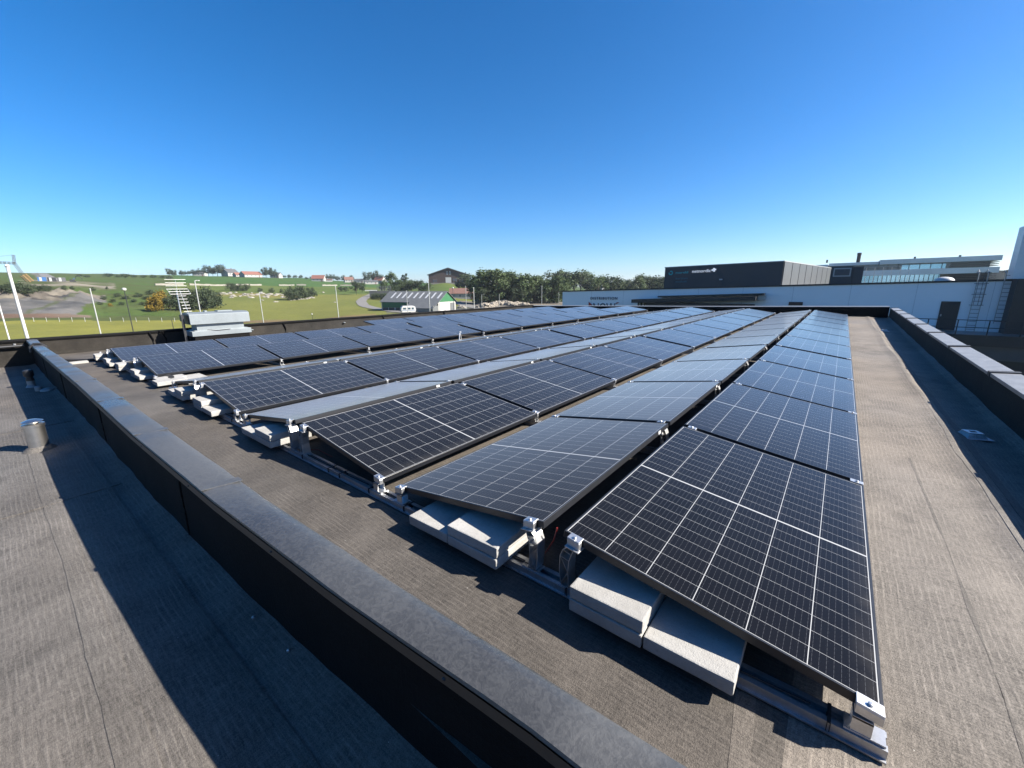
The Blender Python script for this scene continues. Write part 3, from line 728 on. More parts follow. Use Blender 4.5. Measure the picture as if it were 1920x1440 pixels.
# ------------------------------------------------------------------ vents, drains
vp = empty('vent_pipe', (-6.72, -1.36, zl(-6.6)), label='stainless steel vent pipe with a flat cap on the lower roof', cat='vent pipe')
b = MB(); b.lathe([(0.10, 0.03), (0.10, 0.05), (0.094, 0.055), (0.094, 0.30), (0.102, 0.302), (0.102, 0.335), (0.09, 0.34)], k=28); b.build('body', M_STEEL, vp, smooth=True)
b = MB(); b.lathe([(0.17, -0.01), (0.14, 0.02), (0.098, 0.055)], k=24); b.build('felt_collar', M_LAP, vp, smooth=True)
b = MB(); b.lathe([(0.05, 0.335), (0.05, 0.36)], k=12); b.lathe([(0.092, 0.36), (0.098, 0.368), (0.05, 0.388), (0.01, 0.392)], k=28); b.build('cap', M_STEEL, vp, smooth=True)
vp.scale = (0.82, 0.82, 0.86)
dv = empty('roof_vent', (-11.75, -1.17, zl(-11.75)), label='dark banded plastic roof vent standing in the parapet shadow', cat='vent')
b = MB(); b.lathe([(0.081, 0), (0.062, 0.03), (0.053, 0.04), (0.053, 0.12)], k=18); b.build('base', M_GALV, dv, smooth=True)
b = MB(); b.lathe([(0.056, 0.12), (0.056, 0.16), (0.046, 0.17), (0.046, 0.20)], k=18); b.build('collar', M_FLASH, dv, smooth=True)
b = MB(); b.lathe([(0.062, 0.20), (0.068, 0.22), (0.068, 0.30), (0.050, 0.32)], k=18); b.build('hood', M_BLACK, dv, smooth=True)
b = MB(); b.lathe([(0.10, 0.0), (0.09, 0.03), (0.03, 0.05)], (-11.0, -1.02, zl(-11) + .0), 12); b.lathe([(0.05, 0.0), (0.05, 0.07), (0.02, 0.09)], (-11.1, -1.12, zl(-11)), 10)
tag(b.build('roof_drain', M_GALV, smooth=True), 'small roof drain beside the dark banded vent', 'drain')
def drain(x, y, rz, label):
    z = roof_z(x, y)
    o = empty('roof_drain', (x, y, z), rz, label, 'drain'); o.scale = (0.82, 0.82, 0.75)
    b = MB(); b.prism([(-0.13, -0.13, 0.002), (0.13, -0.13, 0.002), (0.13, 0.13, 0.002), (-0.13, 0.13, 0.002)], (0, 0, 0.006)); b.build('flange', M_ALUDULL, o, bevel=0.002)
    b = MB()
    for i in range(9):
        t = -0.085 + i * 0.02125
        b.hexa([(t - .004, -0.095, 0.008), (t + .004, -0.095, 0.008), (t + .004, -0.088, 0.008), (t - .004, -0.088, 0.008), (t * .7 - .004, -0.06, 0.06), (t * .7 + .004, -0.06, 0.06), (t * .7 + .004, -0.053, 0.06), (t * .7 - .004, -0.053, 0.06)])
        b.hexa([(t - .004, 0.088, 0.008), (t + .004, 0.088, 0.008), (t + .004, 0.095, 0.008), (t - .004, 0.095, 0.008), (t * .7 - .004, 0.053, 0.06), (t * .7 + .004, 0.053, 0.06), (t * .7 + .004, 0.06, 0.06), (t * .7 - .004, 0.06, 0.06)])
        b.hexa([(-0.095, t - .004, 0.008), (-0.088, t - .004, 0.008), (-0.088, t + .004, 0.008), (-0.095, t + .004, 0.008), (-0.06, t * .7 - .004, 0.06), (-0.053, t * .7 - .004, 0.06), (-0.053, t * .7 + .004, 0.06), (-0.06, t * .7 + .004, 0.06)])
        b.hexa([(0.088, t - .004, 0.008), (0.095, t - .004, 0.008), (0.095, t + .004, 0.008), (0.088, t + .004, 0.008), (0.053, t * .7 - .004, 0.06), (0.06, t * .7 - .004, 0.06), (0.06, t * .7 + .004, 0.06), (0.053, t * .7 + .004, 0.06)])
    b.box(-0.066, 0.066, -0.066, 0.066, 0.058, 0.066); b.box(-0.09, 0.09, -0.09, 0.09, 0.008, 0.014)
    b.build('leaf_guard', M_ALU, o)
    b = MB(); b.box(-0.025, 0.025, -0.02, 0.02, 0.066, 0.072); b.build('cap_plate', M_BLACK, o)
drain(0.86, 4.05, R(20), 'silver leaf-guard drain in the nearer part of the right-hand gutter')
drain(0.86, 15.2, R(10), 'small silver drain in the far part of the right-hand gutter')
for x, y in ((-2.37, -0.905), (-2.03, -0.885)):
    b = MB(); b.lathe([(0.008, 0.0), (0.008, 0.008), (0.004, 0.012)], (x, y, zl(x) + 0.035), 10)
    tag(b.build('bolt', M_ALUDULL, smooth=True), 'steel bolt head at the foot of the foreground parapet', 'bolt', 'two bolt heads at the foot of the parapet')

# vent housing by the back parapet
vh = empty('ventilation_unit', (-15.35, 2.95, zr(-15.4)), label='pale grey sheet-metal ventilation hood beside the field-side parapet', cat='ventilation unit')
zb = zr(-15.4)
b = MB(); b.box(-0.28, 0.33, -0.72, 0.72, -0.02, 0.025 - zb); b.build('felt_plinth', M_UPST, vh)
b = MB(); b.box(-0.32, 0.36, -0.78, 0.78, 0.025 - zb, 0.17 - zb); b.box(-0.27, 0.30, -0.70, 0.70, 0.17 - zb, 0.19 - zb); b.build('base', M_GALV, vh, bevel=0.006)
b = MB(); b.box(-0.24, 0.26, -0.62, 0.62, 0.19 - zb, 0.37 - zb); b.build('throat', M_GALV, vh, bevel=0.004)
b = MB(); z0, z1 = 0.37 - zb, 0.66 - zb
b.prism([(0.36, -0.78, z0), (0.36, -0.78, z1), (0.2, -0.78, z1 + 0.045), (-0.2, -0.78, z1 + 0.045), (-0.36, -0.78, z1), (-0.36, -0.78, z0)], (0, 1.56, 0)); b.build('hood', M_GALV, vh, bevel=0.006)
b = MB(); b.box(-0.2, 0.1, 0.02, 0.42, z1 + 0.047, z1 + 0.075); b.box(-0.1, 0.05, -0.3, -0.24, z1 + 0.047, z1 + 0.085); b.build('lid', M_GALV, vh, bevel=0.003)
b = MB(); b.box(-0.3, 0.30, -0.80, -0.782, z0 + 0.02, z1 - 0.02); b.build('grille', M_DARKMETAL, vh)
b = MB(); b.box(0.1, 0.16, -0.92, -0.86, -0.05, z1 - 0.03); b.box(-0.02, 0.1, -0.92, -0.86, z0 + 0.1, z1); b.build('support_leg', M_BLACK, vh)
b = MB(); b.tube([(0.37, -0.4, 0.20 - zb), (0.375, -0.1, 0.165 - zb), (0.375, 0.2, 0.18 - zb)], 0.008, 6); b.build('cable', M_RUBBER, vh)
# TV aerial
X0 = -15.3
ant = empty('aerial', on_x(340, 592, X0), label='silver rooftop aerial with a rung reflector, clamped to a mast beside the vent hood', cat='aerial')
def A(px, py, dx=0.0): return on_x(px, py, X0 + dx) - Vector(ant.location)
b = MB(); top = A(341, 524); bot = A(341, 600); mx_, my_ = 0.0, 0.0
b.tube([(0, 0, -0.65), (0, 0, 0.72)], 0.017, 8); b.build('mast', M_ALU, ant)
yv = 0.08
b = MB(); b.tube([(0.05, 0.06, 0.72), (0.05, 0.17, 0.05)], 0.009, 6); b.build('boom', M_ALU, ant)
b = MB()
for i in range(4): b.tube([(0.06, -0.24 - 0.0, 1.02 - i * 0.088), (0.06, 0.24, 1.02 - i * 0.088)], 0.0055, 6)
for i in range(3): b.tube([(0.06, -0.23 + 0.03 * i, 0.755 - i * 0.07), (0.06, 0.25 + 0.03 * i, 0.755 - i * 0.07)], 0.006, 6)
b.tube([(0.06, 0, 1.02), (0.06, 0.0, 0.70)], 0.005, 6); b.tube([(0.06, -0.23, 0.755), (0.06, -0.17, 0.615)], 0.006, 6); b.tube([(0.06, 0.25, 0.755), (0.06, 0.31, 0.615)], 0.006, 6)
b.build('reflector', M_ALU, ant)
b = MB()
for i in range(6):
    z = 0.56 - i * 0.088; yy = 0.06 + 0.11 * (0.72 - z) / 0.67; b.tube([(0.06, yy - 0.09, z), (0.06, yy + 0.10, z)], 0.005, 6)
b.build('directors', M_ALU, ant)
# pipe on the lower part of the back parapet
pr = empty('handrail_pipe', (WX + 0.1, -3, 0.06), label='dark pipe on brackets along the low part of the field-side parapet', cat='pipe')
b = MB(); b.tube([(0, -4.5, 0), (0, 2.0, 0)], 0.03, 8); b.build('pipe', M_BLACK, pr, smooth=True)
for y in (-3.0, -1.0, 0.6, 1.45, 1.85):
    b = MB(); b.box(-0.09, 0.0, y - 0.02, y + 0.02, 0.02, 0.06); b.lathe([(0.025, 0.03), (0.025, 0.06)], (0, y, 0), 8); b.build('bracket', M_ALU, pr)

# ================================================================== the country beyond the roof
YAW = math.atan2(CF.x, CF.y)
def az_of(px, py=540):
    d = ray(px, py); return math.atan2(d.x, d.y)
PXS = list(range(-1500, 3600, 20)); AZS = [az_of(q) for q in PXS]
def px_of(a):
    if a <= AZS[0]: return PXS[0]
    if a >= AZS[-1]: return PXS[-1]
    lo, hi = 0, len(AZS) - 1
    while hi - lo > 1:
        m = (lo + hi) // 2
        if AZS[m] <= a: lo = m
        else: hi = m
    return PXS[lo] + (PXS[hi] - PXS[lo]) * (a - AZS[lo]) / (AZS[hi] - AZS[lo])
def hz(px, py, D): return at(px, py, D).z
PROF = [
    (0, [(165, 600), (200, 577), (235, 553), (262, 546), (300, 538), (360, 524), (700, 510.5)]),
    (120, [(160, 602), (200, 577), (235, 556), (270, 546), (330, 531), (400, 525), (750, 512)]),
    (200, [(160, 602), (190, 588), (230, 566), (280, 549), (350, 533), (450, 526), (800, 513)]),
    (330, [(155, 603), (185, 589), (230, 566), (300, 546), (380, 534), (520, 522.5), (700, 515.5)]),
    (450, [(150, 604), (200, 578), (260, 557), (320, 547), (400, 536), (550, 523), (620, 518)]),
    (560, [(145, 604), (200, 579), (270, 557), (330, 546), (420, 537), (560, 525.5), (700, 521)]),
    (660, [(140, 596), (200, 575), (270, 557), (340, 547), (450, 536), (600, 529.5), (800, 527)]),
    (760, [(148, 588), (200, 573), (270, 557), (350, 547), (450, 538), (600, 532), (900, 530)]),
    (835, [(150, 586), (210, 571), (270, 557), (310, 546), (380, 530.5), (450, 530), (900, 531)]),
    (900, [(155, 583), (210, 571), (280, 560), (340, 550), (420, 543), (600, 539), (900, 537)]),
    (1050, [(180, 574), (250, 562), (330, 553), (450, 546), (700, 541), (1200, 539)]),
    (1400, [(200, 572), (400, 551), (1000, 540), (2500, 535)]),
    (1900, [(200, 566), (400, 547), (1000, 537), (2500, 531.5)]),
]
PROFZ = [(px, [(60, -7.0), (110, -7.0)] + [(D, hz(px, py, D)) for D, py in L] + [(5000, hz(px, L[-1][1], L[-1][0]))]) for px, L in PROF]
def col_z(L, D):
    i = 0
    if D <= L[0][0]: return L[0][1]
    for (a, b), (c, d) in zip(L, L[1:]):
        if D <= c:
            t = (D - a) / (c - a); return b + (d - b) * t
    return L[-1][1]
def ground(x, y):
    dx, dy = x - CAM.x, y - CAM.y; D = math.hypot(dx, dy); a = math.atan2(dx, dy); px = px_of(a)
    if px <= PROFZ[0][0]: z = col_z(PROFZ[0][1], D)
    elif px >= PROFZ[-1][0]: z = col_z(PROFZ[-1][1], D)
    else:
        for (p0, L0), (p1, L1) in zip(PROFZ, PROFZ[1:]):
            if px <= p1:
                t = (px - p0) / (p1 - p0); t = t * t * (3 - 2 * t)
                z = col_z(L0, D) * (1 - t) + col_z(L1, D) * t; break
    k = min(1.0, max(0.0, (D - 110) / 60))
    if -200 < px < 190 and 172 < D < 300:          # spoil slopes and rock faces of the quarry
        q = min(1, (D - 172) / 12) * min(1, (300 - D) / 30) * min(1, (190 - px) / 40)
        z += q * (1.7 * abs(nz(x, y, 1, 0.055)) + 1.0 * abs(nz(x, y, 2, 0.16)) + (2.6 * nz(x, y, 3, 0.22) + 1.2 * nz(x, y, 6, 0.5) if D > 218 else 0.25 * nz(x, y, 3, 0.5)))
    if 190 <= px < 345 and 165 < D < 300: z += 0.9 * nz(x, y, 6, 0.09) + 0.5 * nz(x, y, 8, 0.25)
    return z + k * (0.25 * nz(x, y, 0, 0.03) + 0.12 * nz(x, y, 4, 0.11))
def hit(px, py, D0=70.0, D1=1500.0):     # where the sight line through a survey pixel meets the ground
    D = D0; best = (1e9, D0)
    while D < D1:
        q = at(px, py, D)
        g = (q.z - ground(q.x, q.y)) / D
        if g <= 0: break
        if g < best[0]: best = (g, D)
        D *= 1.006
    else:
        D = best[1]; q = at(px, py, D)       # just above the skyline: stand it on the crest
    return Vector((q.x, q.y, ground(q.x, q.y))), D
def spot(px, D):
    q = at(px, 545, D); return Vector((q.x, q.y, ground(q.x, q.y)))

def mixc(a, b, t): t = max(0.0, min(1.0, t)); return tuple(u + (v - u) * t for u, v in zip(a, b))
MEADOW, LUSH, HAY, GRAV, SAND, ROCKC, SCRUB, EARTH = (0.118, 0.126, 0.034), (0.052, 0.088, 0.022), (0.16, 0.135, 0.05), (0.08, 0.082, 0.083), (0.19, 0.172, 0.138), (0.085, 0.076, 0.067), (0.056, 0.07, 0.024), (0.11, 0.075, 0.055)
def zone(px, D, x, y):
    n1 = nz(x, y, 0, 0.02); n2 = nz(x, y, 3, 0.08); j = n2 * 9 + n1 * 10
    c = MEADOW
    c = mixc(c, LUSH, (n1 + 0.1) * 0.5)
    if px < 345 and D < 165: c = mixc((0.158, 0.158, 0.036), MEADOW, 0.25 + n2 * .8)
    if D > 300 + j: c = mixc(MEADOW, LUSH, 0.65 + 0.3 * n1)
    if D > 420 + j: c = mixc(LUSH, (0.038, 0.092, 0.026), 0.5 + 0.5 * n1)
    if px < 330 and 168 + j * .4 < D: c = mixc(SCRUB, LUSH, 0.4 + n2)
    if px < 340 and 160 + j * .3 < D <= 170 + j * .4: c = SCRUB
    edge = 185 - 0.30 * (D - 170) + j
    if px < 195 and 168 < D < 262:
        lim = 85 + (D - 170) * 1.05
        if px < lim + j + 40: c = mixc((0.06, 0.062, 0.063), (0.12, 0.117, 0.112), 0.5 + 1.3 * n2 + 0.5 * nz(x, y, 9, 0.3))
        if D < 175 + j * .35 and px < 155 + j: c = mixc(SAND, EARTH, 0.5 + n1 * 2)
        gq_ = abs(px - (40 + (D - 178) * 1.7) + j * .5)
        if gq_ < 7 and 178 < D < 240: c = mixc(c, SCRUB, 0.75 - gq_ * .06)
        if px < 112 + j and D > 216 + j * .4: c = mixc(mixc(ROCKC, SAND, 0.45 + 1.3 * nz(x, y, 5, .17)), (0.035, 0.033, 0.03), 1.6 * nz(x, y, 7, .28))
        if px > 80 and D > 238 + j * .3: c = mixc(SAND, ROCKC, 0.3 + n2)
    if px < 110 + j and 262 <= D < 300: c = SCRUB
    if 40 + j < px < 215 + j and 300 < D < 385 + j: c = mixc(SAND, SCRUB, 0.4 + 1.6 * n2)
    if 78 < px - (D - 400) * -0.05 < 92 and D > 390: c = mixc(GRAV, SAND, 0.4)
    if 395 < px < 560 and 262 + j < D < 300 + j: c = mixc(MEADOW, HAY, 0.6 + n2)
    if 400 < px < 700 and D < 152 + j * .5 and D > 138 + j * .3: c = mixc(HAY, EARTH, 0.5 + n1)
    if 860 < px < 1060 and 168 + j * .3 < D < 240: c = mixc(SAND, ROCKC, 0.5 + n2)
    if px > 1060: c = mixc(SCRUB, LUSH, 0.5)
    if D < 60: c = mixc(GRAV, SCRUB, 0.3)
    if 700 < px < 900 and 150 < D < 200 and px > 720: c = mixc(GRAV, MEADOW, 0.35 + n2)
    return c
fine = [YAW + R(-80 + 0.22 * i) for i in range(int(160 / 0.22))]
coarse = [YAW + R(80 + 5 * i) for i in range(41)]
angs = fine + coarse[:-1]
Ds = [4, 25, 60, 90, 105]
while Ds[-1] < 420: Ds.append(Ds[-1] * 1.013)
while Ds[-1] < 6000: Ds.append(Ds[-1] * 1.05)
vs = []; cols = []
for D in Ds:
    for a in angs:
        x, y = CAM.x + D * sin(a), CAM.y + D * cos(a)
        vs.append((x, y, ground(x, y) if D > 60 else -7.0)); cols.append(zone(px_of((a + math.pi) % (2 * math.pi) - math.pi), D, x, y))
n = len(angs); fs = []
for i in range(len(Ds) - 1):
    for j in range(n):
        j2 = (j + 1) % n; fs.append((i * n + j, i * n + j2, (i + 1) * n + j2, (i + 1) * n + j))
fs.append(tuple(range(n)))
me = bpy.data.meshes.new('ground'); me.from_pydata(vs, [], fs); me.materials.append(M_GROUND)
ca = me.color_attributes.new('Col', 'FLOAT_COLOR', 'POINT')
ca.data.foreach_set('color', [q for c in cols for q in (*c, 1.0)])
bm = bmesh.new(); bm.from_mesh(me); bmesh.ops.recalc_face_normals(bm, faces=bm.faces[:])
if bm.faces[0].normal.z < 0: bmesh.ops.reverse_faces(bm, faces=bm.faces[:])
bm.to_mesh(me); bm.free()
for q in me.polygons: q.use_smooth = True
o = bpy.data.objects.new('ground', me); COL.objects.link(o); tag(o, kind='structure')

# road
def ribbon(name, pts, wd, mat, lift=0.12):
    P = []
    for a, c in zip(pts, pts[1:]):
        for i in range(14): P.append(a.lerp(c, i / 14))
    P.append(pts[-1]); b = MB(); v = []
    for i, q in enumerate(P):
        t = P[min(i + 1, len(P) - 1)] - P[max(i - 1, 0)]; t.z = 0; t.normalize(); u = Vector((-t.y, t.x, 0)) * wd / 2
        for s in (-1, -.33, .33, 1):
            e = q + u * s; v.append((e.x, e.y, ground(e.x, e.y) + lift))
    b.add(v, [(i * 4 + k, i * 4 + k + 1, i * 4 + k + 5, i * 4 + k + 4) for i in range(len(P) - 1) for k in range(3)])
    return tag(b.build(name, mat, smooth=True), kind='structure')
ribbon('road', [hit(*q)[0] for q in ((700, 551), (690, 556), (681, 561), (677, 566), (681, 572), (692, 576), (712, 580), (740, 584), (770, 587), (800, 588), (850, 588))], 5.0, M_ROADM, 0.15)
ribbon('path', [hit(*q)[0] for q in ((853, 566), (868, 571), (885, 576), (905, 579))], 6.0, M_ROADM, 0.15)

ribbon('track', [hit(*q)[0] for q in ((103, 526.5), (95, 523), (88, 518.5), (82, 514.5), (79, 513))], 7.0, M_ROADM, 0.2)
# ------------------------------------------------------------------ plants
def leaf_crown(seed, blobs, nleaf, size, flat=0.0):
    rnd = random.Random(seed); b = MB()
    tot = sum(r ** 2 for *_, r in blobs)
    for (bx, by, bz, r) in blobs:
        k = int(nleaf * r * r / tot)
        for _ in range(k):
            d = Vector((rnd.gauss(0, 1), rnd.gauss(0, 1), rnd.gauss(0, 1))).normalized()
            q = Vector((bx, by, bz)) + d * r * (rnd.uniform(0.4, 1.05) if rnd.random() < .7 else rnd.uniform(0.9, 1.55))
            nrm = (d + Vector((rnd.gauss(0, .6), rnd.gauss(0, .6), rnd.gauss(0, .6) + .25))).normalized()
            u = nrm.orthogonal().normalized(); v = nrm.cross(u); a = rnd.uniform(0, 6.28); u, v = u * cos(a) + v * sin(a), v * cos(a) - u * sin(a)
            s = size * rnd.uniform(0.6, 1.3)
            b.add([q - u * s, q - v * s * .5 + u * s * .1, q + u * s, q + v * s * .6 + nrm * s * .2], [(0, 1, 2, 3)])
    return b
def trunk_mesh(seed, h, r, blobs):
    rnd = random.Random(seed); b = MB()
    b.tube([(0, 0, -0.4), (0.02, 0, h * .25), (rnd.uniform(-.05, .05), rnd.uniform(-.05, .05), h * .62), (0, 0, h * .86)], r, 7, r2=r * .25)
    for (bx, by, bz, br) in blobs[:6]:
        b.tube([(0, 0, h * rnd.uniform(.25, .45)), (bx * .5, by * .5, bz * .75), (bx, by, bz)], r * .4, 5, r2=r * .1)
    return b
def nograss(o): o.location.z -= 0
TREES = {}
def make_tree(key, name, seed, kind, mat):
    rnd = random.Random(seed); blobs = []
    if kind == 'round':
        for i in range(17):
            a = rnd.uniform(0, 6.28); zz = rnd.uniform(.34, .9); rr = .30 * (1 - abs(zz - .58) / .55) ** .5 * rnd.uniform(.5, 1.05); blobs.append((rr * cos(a), rr * sin(a), zz, rnd.uniform(.085, .16)))
    elif kind == 'tall':
        for i in range(24):
            a = rnd.uniform(0, 6.28); zz = rnd.uniform(.12, .93); rr = .2 * (1 - abs(zz - .5) / .62) ** .6 * rnd.uniform(.3, 1.15); blobs.append((rr * cos(a), rr * sin(a), zz, rnd.uniform(.05, .135)))
    elif kind == 'conifer':
        for i in range(26):
            zz = rnd.uniform(.1, .95); a = rnd.uniform(0, 6.28); rr = .24 * (1 - zz) * rnd.uniform(.4, 1.1) + .01; blobs.append((rr * cos(a), rr * sin(a), zz, .05 + .08 * (1 - zz)))
    else:
        for i in range(14):
            a = rnd.uniform(0, 6.28); zz = rnd.uniform(.15, .8); rr = .55 * rnd.uniform(.2, 1) * (1.05 - zz * .7); blobs.append((rr * cos(a), rr * sin(a), zz, rnd.uniform(.13, .24)))
    root = empty(name); nl = 1500 if kind != 'bush' else 900
    leaf_crown(seed, blobs, nl, .034 if kind != 'bush' else .05).build('crown' if kind != 'bush' else 'foliage', mat, root)
    trunk_mesh(seed, .9 if kind != 'bush' else .5, .022 if kind != 'bush' else .03, blobs).build('trunk' if kind != 'bush' else 'stem', M_BARK, root)
    TREES[key] = [root, False]
for i in range(3): make_tree('round%d' % i, 'broadleaf_tree', 11 + i, 'round', M_LEAF)
for i in range(3): make_tree('tall%d' % i, 'tall_tree', 31 + i, 'tall', M_LEAF)
for i in range(2): make_tree('dark%d' % i, 'broadleaf_tree', 51 + i, 'round', M_LEAFD)
for i in range(2): make_tree('far%d' % i, 'broadleaf_tree', 61 + i, 'round', M_LEAFF)
make_tree('con0', 'conifer', 71, 'conifer', M_LEAFD)
for i in range(2): make_tree('bush%d' % i, 'bush', 81 + i, 'bush', M_LEAFD)
make_tree('gorse0', 'gorse_bush', 91, 'bush', M_GORSE)
def plant(key, px, base, top, label, group, wide=1.0, cat='tree', D=None):
    r = TREES[key]
    if not r[1]: o = r[0]; r[1] = True
    else: o = dup(r[0])
    if D is None: q, D = hit(px, base)
    else: q = spot(px, D)
    h = max(0.8, hz(px, top, D) - q.z)
    o.location = (q.x, q.y, q.z - 0.1); o.rotation_euler = (0, 0, random.uniform(0, 6.28)); o.scale = (h * wide, h * wide, h)
    tag(o, label, cat, group); return o
K = lambda pre, n: pre + str(random.randrange(n))
G1 = 'tall trees of the wood right of the green barn'
FR = [(897, 508), (905, 505.5), (914, 503), (923, 505), (932, 503.5), (941, 507), (949, 505), (957, 507), (966, 512), (975, 514), (984, 511), (993, 513), (1001, 518), (1009, 517), (1018, 520), (1027, 519), (1036, 521), (1046, 518), (1056, 517)]
for i, (px, top) in enumerate(FR):
    plant(K('tall', 3), px, 571, top + random.uniform(-1.5, 5), 'tall leafy tree in the front rank of the wood, %s from the left' % ORD[i], G1, 1.25, D=215 + 16 * nz(i, 1, 0, 1.3))
BK = [(1040, 510), (1052, 507.5), (1064, 506), (1076, 507), (1088, 508.5), (1098, 514), (1110, 521), (1122, 518), (1134, 521), (1147, 517), (1160, 522), (1173, 521), (1186, 524), (1197, 519), (1207, 515), (1218, 517), (1229, 521), (1240, 518), (1250, 517)]
G2 = 'rounded trees behind the white building'
for i, (px, top) in enumerate(BK):
    plant(K('round', 3) if i % 3 else K('dark', 2), px, 560, top, 'rounded tree beyond the white building, %s from the left' % ORD[i], G2, 1.35, D=290 + 40 * nz(i, 5, 0, 1.7))
for i, px in enumerate([905, 925, 947, 970, 1003, 1030]):
    plant(K('dark', 2), px, 572, 540, 'low dark tree filling the foot of the wood, %s from the left' % ORD[i], 'low dark trees at the foot of the wood', 1.7, D=206 + i % 3 * 5)
MID = [('round0', 734, 550, 511.5, 'broad tree with a domed crown left of the brown barn', 1.2), ('con0', 763, 548, 511, 'dark pointed conifer between the domed tree and the brown barn', 1.1), ('con0', 757, 548, 514, 'smaller dark conifer just left of the pointed one', 1.2),
       ('round1', 748, 552, 523, 'mid-green tree behind the left end of the green barn', 1.4), ('round2', 772, 552, 522, 'mid-green tree behind the middle of the green barn', 1.4), ('dark0', 786, 552, 525, 'dark tree behind the green barn roof, under the brown barn', 1.5), ('round1', 800, 553, 529, 'low tree behind the right part of the green barn roof', 1.6), ('round0', 722, 552, 527, 'round tree at the left of the domed tree by the slatted wall', 1.3), ('dark1', 738, 554, 534, 'dark tree behind the far corner of the green barn', 1.7),
       ('dark1', 873, 553, 513, 'dark bushy tree in front of the right end of the brown barn', 1.1), ('dark0', 862, 551, 528, 'smaller dark tree below the brown barn', 1.3), ('dark0', 668, 553, 527, 'lone round tree beside the bend of the road', 1.2), ('round2', 884, 556, 521, 'mid-green tree between the brown barn and the wood', 1.3),
       ('dark1', 679, 549, 530, 'small tree right of the lone roadside tree', 1.2)]
for k, px, bs, tp, lb, wd in MID: plant(k, px, bs, tp, lb, 'single trees around the farm', wd)
for i, (px, bs, tp, wd) in enumerate([(318, 518.5, 507, 1.3), (328, 519, 509, 1.2), (341, 518, 509.5, 1.5), (352, 517.5, 509.5, 1.5), (361, 517, 507.5, 1.5), (378, 517, 505.5, 1.4), (391, 517, 502, 1.2), (399, 516.5, 504, 1.1), (408, 516.5, 500.5, 1.2), (416, 517, 501, 1.1), (424, 516.5, 503, 1.2), (499, 521.5, 506, 1.2), (507, 521.5, 505.5, 1.1), (515, 521.5, 508, 1.2), (533, 522, 517, 1.6), (543, 522.5, 516.5, 1.5), (553, 523, 517, 1.6), (564, 523.5, 517, 1.4), (575, 524.5, 520, 1.8), (584, 525, 519.5, 1.5), (594, 526, 519, 1.2), (616, 527, 516.5, 1.3), (626, 527.5, 517, 1.4), (634, 528, 520, 1.4), (645, 528.5, 519, 1.3), (660, 529, 519, 1.2), (688, 531, 515, 1.2), (699, 531, 514, 1.2), (707, 531.5, 513, 1.0), (715, 532, 519, 1.3)]):
    plant(K('far', 2), px, bs, bs - (bs - tp) * 1.3, 'distant tree on the house-dotted ridge, %s from the left' % (ORD[i] if i < 20 else 'number ' + str(i + 1)), 'trees along the ridge among the houses', wd)
for i, (px, bs, tp) in enumerate([(4, 551, 531), (14, 551, 531), (24, 552, 529.5), (33, 553, 528), (44, 553, 527), (53, 552, 531), (62, 550, 532), (72, 549, 532.5), (82, 548, 532.5), (92, 547, 534), (120, 544, 534), (136, 543, 535.5), (175, 545, 537), (200, 543, 536.5)]):
    plant(K('bush', 2), px, bs, tp, 'dark bush above the quarry edge, %s from the left' % ORD[i], 'dark bushes above the quarry', 1.1, 'bush')
for i, (px, bs, tp) in enumerate([(345, 582, 541), (356, 582, 545), (366, 582, 540), (378, 581, 545), (389, 580, 543), (400, 578, 536), (408, 576, 546), (333, 583, 552), (321, 584, 556)]):
    plant(['dark0', 'bush0', 'dark1', 'bush1'][i % 4], px, bs, tp, 'dark leafy tree of the clump behind the aerial, %s in the clump' % ORD[i], 'dark clump of trees behind the vent hood', 1.1)
for i, (px, bs, tp) in enumerate([(286, 584, 560), (293, 584, 552), (299, 582, 547), (305, 566, 541), (207, 575, 567), (289, 575, 556)]):
    plant('gorse0', px, bs, tp, ['low yellow gorse at the left foot of the yellow clump', 'tall yellow gorse in the middle of the clump', 'yellow gorse beside the dark trees', 'topmost small yellow gorse of the clump', 'lone yellow gorse on the grassy bank by the street lamp', 'mid-height yellow gorse at the clump left edge'][i], 'flowering gorse', 0.9, 'bush')
for i, (px, bs, tp, wd) in enumerate([(433, 546, 531, 1), (442, 546, 533, 1), (454, 546, 533, 1), (464, 546, 534, 1), (488, 547, 541, 1.2), (510, 549, 541, 1.1), (527, 549, 543, 1), (543, 564, 541, .8), (551, 563, 538, .8), (563, 560, 536, .8), (571, 560, 538, .8), (580, 558, 540, .8), (589, 556, 540, .8), (556, 563, 549, .9), (638, 546, 539, 1.2), (648, 547, 539, 1.1)]):
    plant(K('bush', 2), px, bs, tp - 2.5, 'dark shrub in the rocky meadow, %s from the left' % ORD[i], 'shrubs in the rocky meadow', wd, 'bush')
for i, px in enumerate(range(188, 345, 8)):
    if i in (2, 7): continue
    plant(K('bush', 2), px, 572 - (i * 7 % 5) * 5, 565 - (i * 7 % 5) * 5.7, 'low green scrub on the grassy bank, %s from the left' % ORD[i], 'low scrub on the bank', 1.6, 'bush')
for i, (px, tp) in enumerate([(700, 550), (708, 548), (716, 549), (725, 548), (733, 551)]):
    plant('bush%d' % (i % 2), px, 561 + i * .7, tp, 'dark bush at the foot of the slatted wall, %s from the left' % ORD[i], 'bushes below the slatted wall', 1.2, 'bush')
for k, r in TREES.items():
    if not r[1]:
        for ch in list(r[0].children): bpy.data.objects.remove(ch)
        bpy.data.objects.remove(r[0])

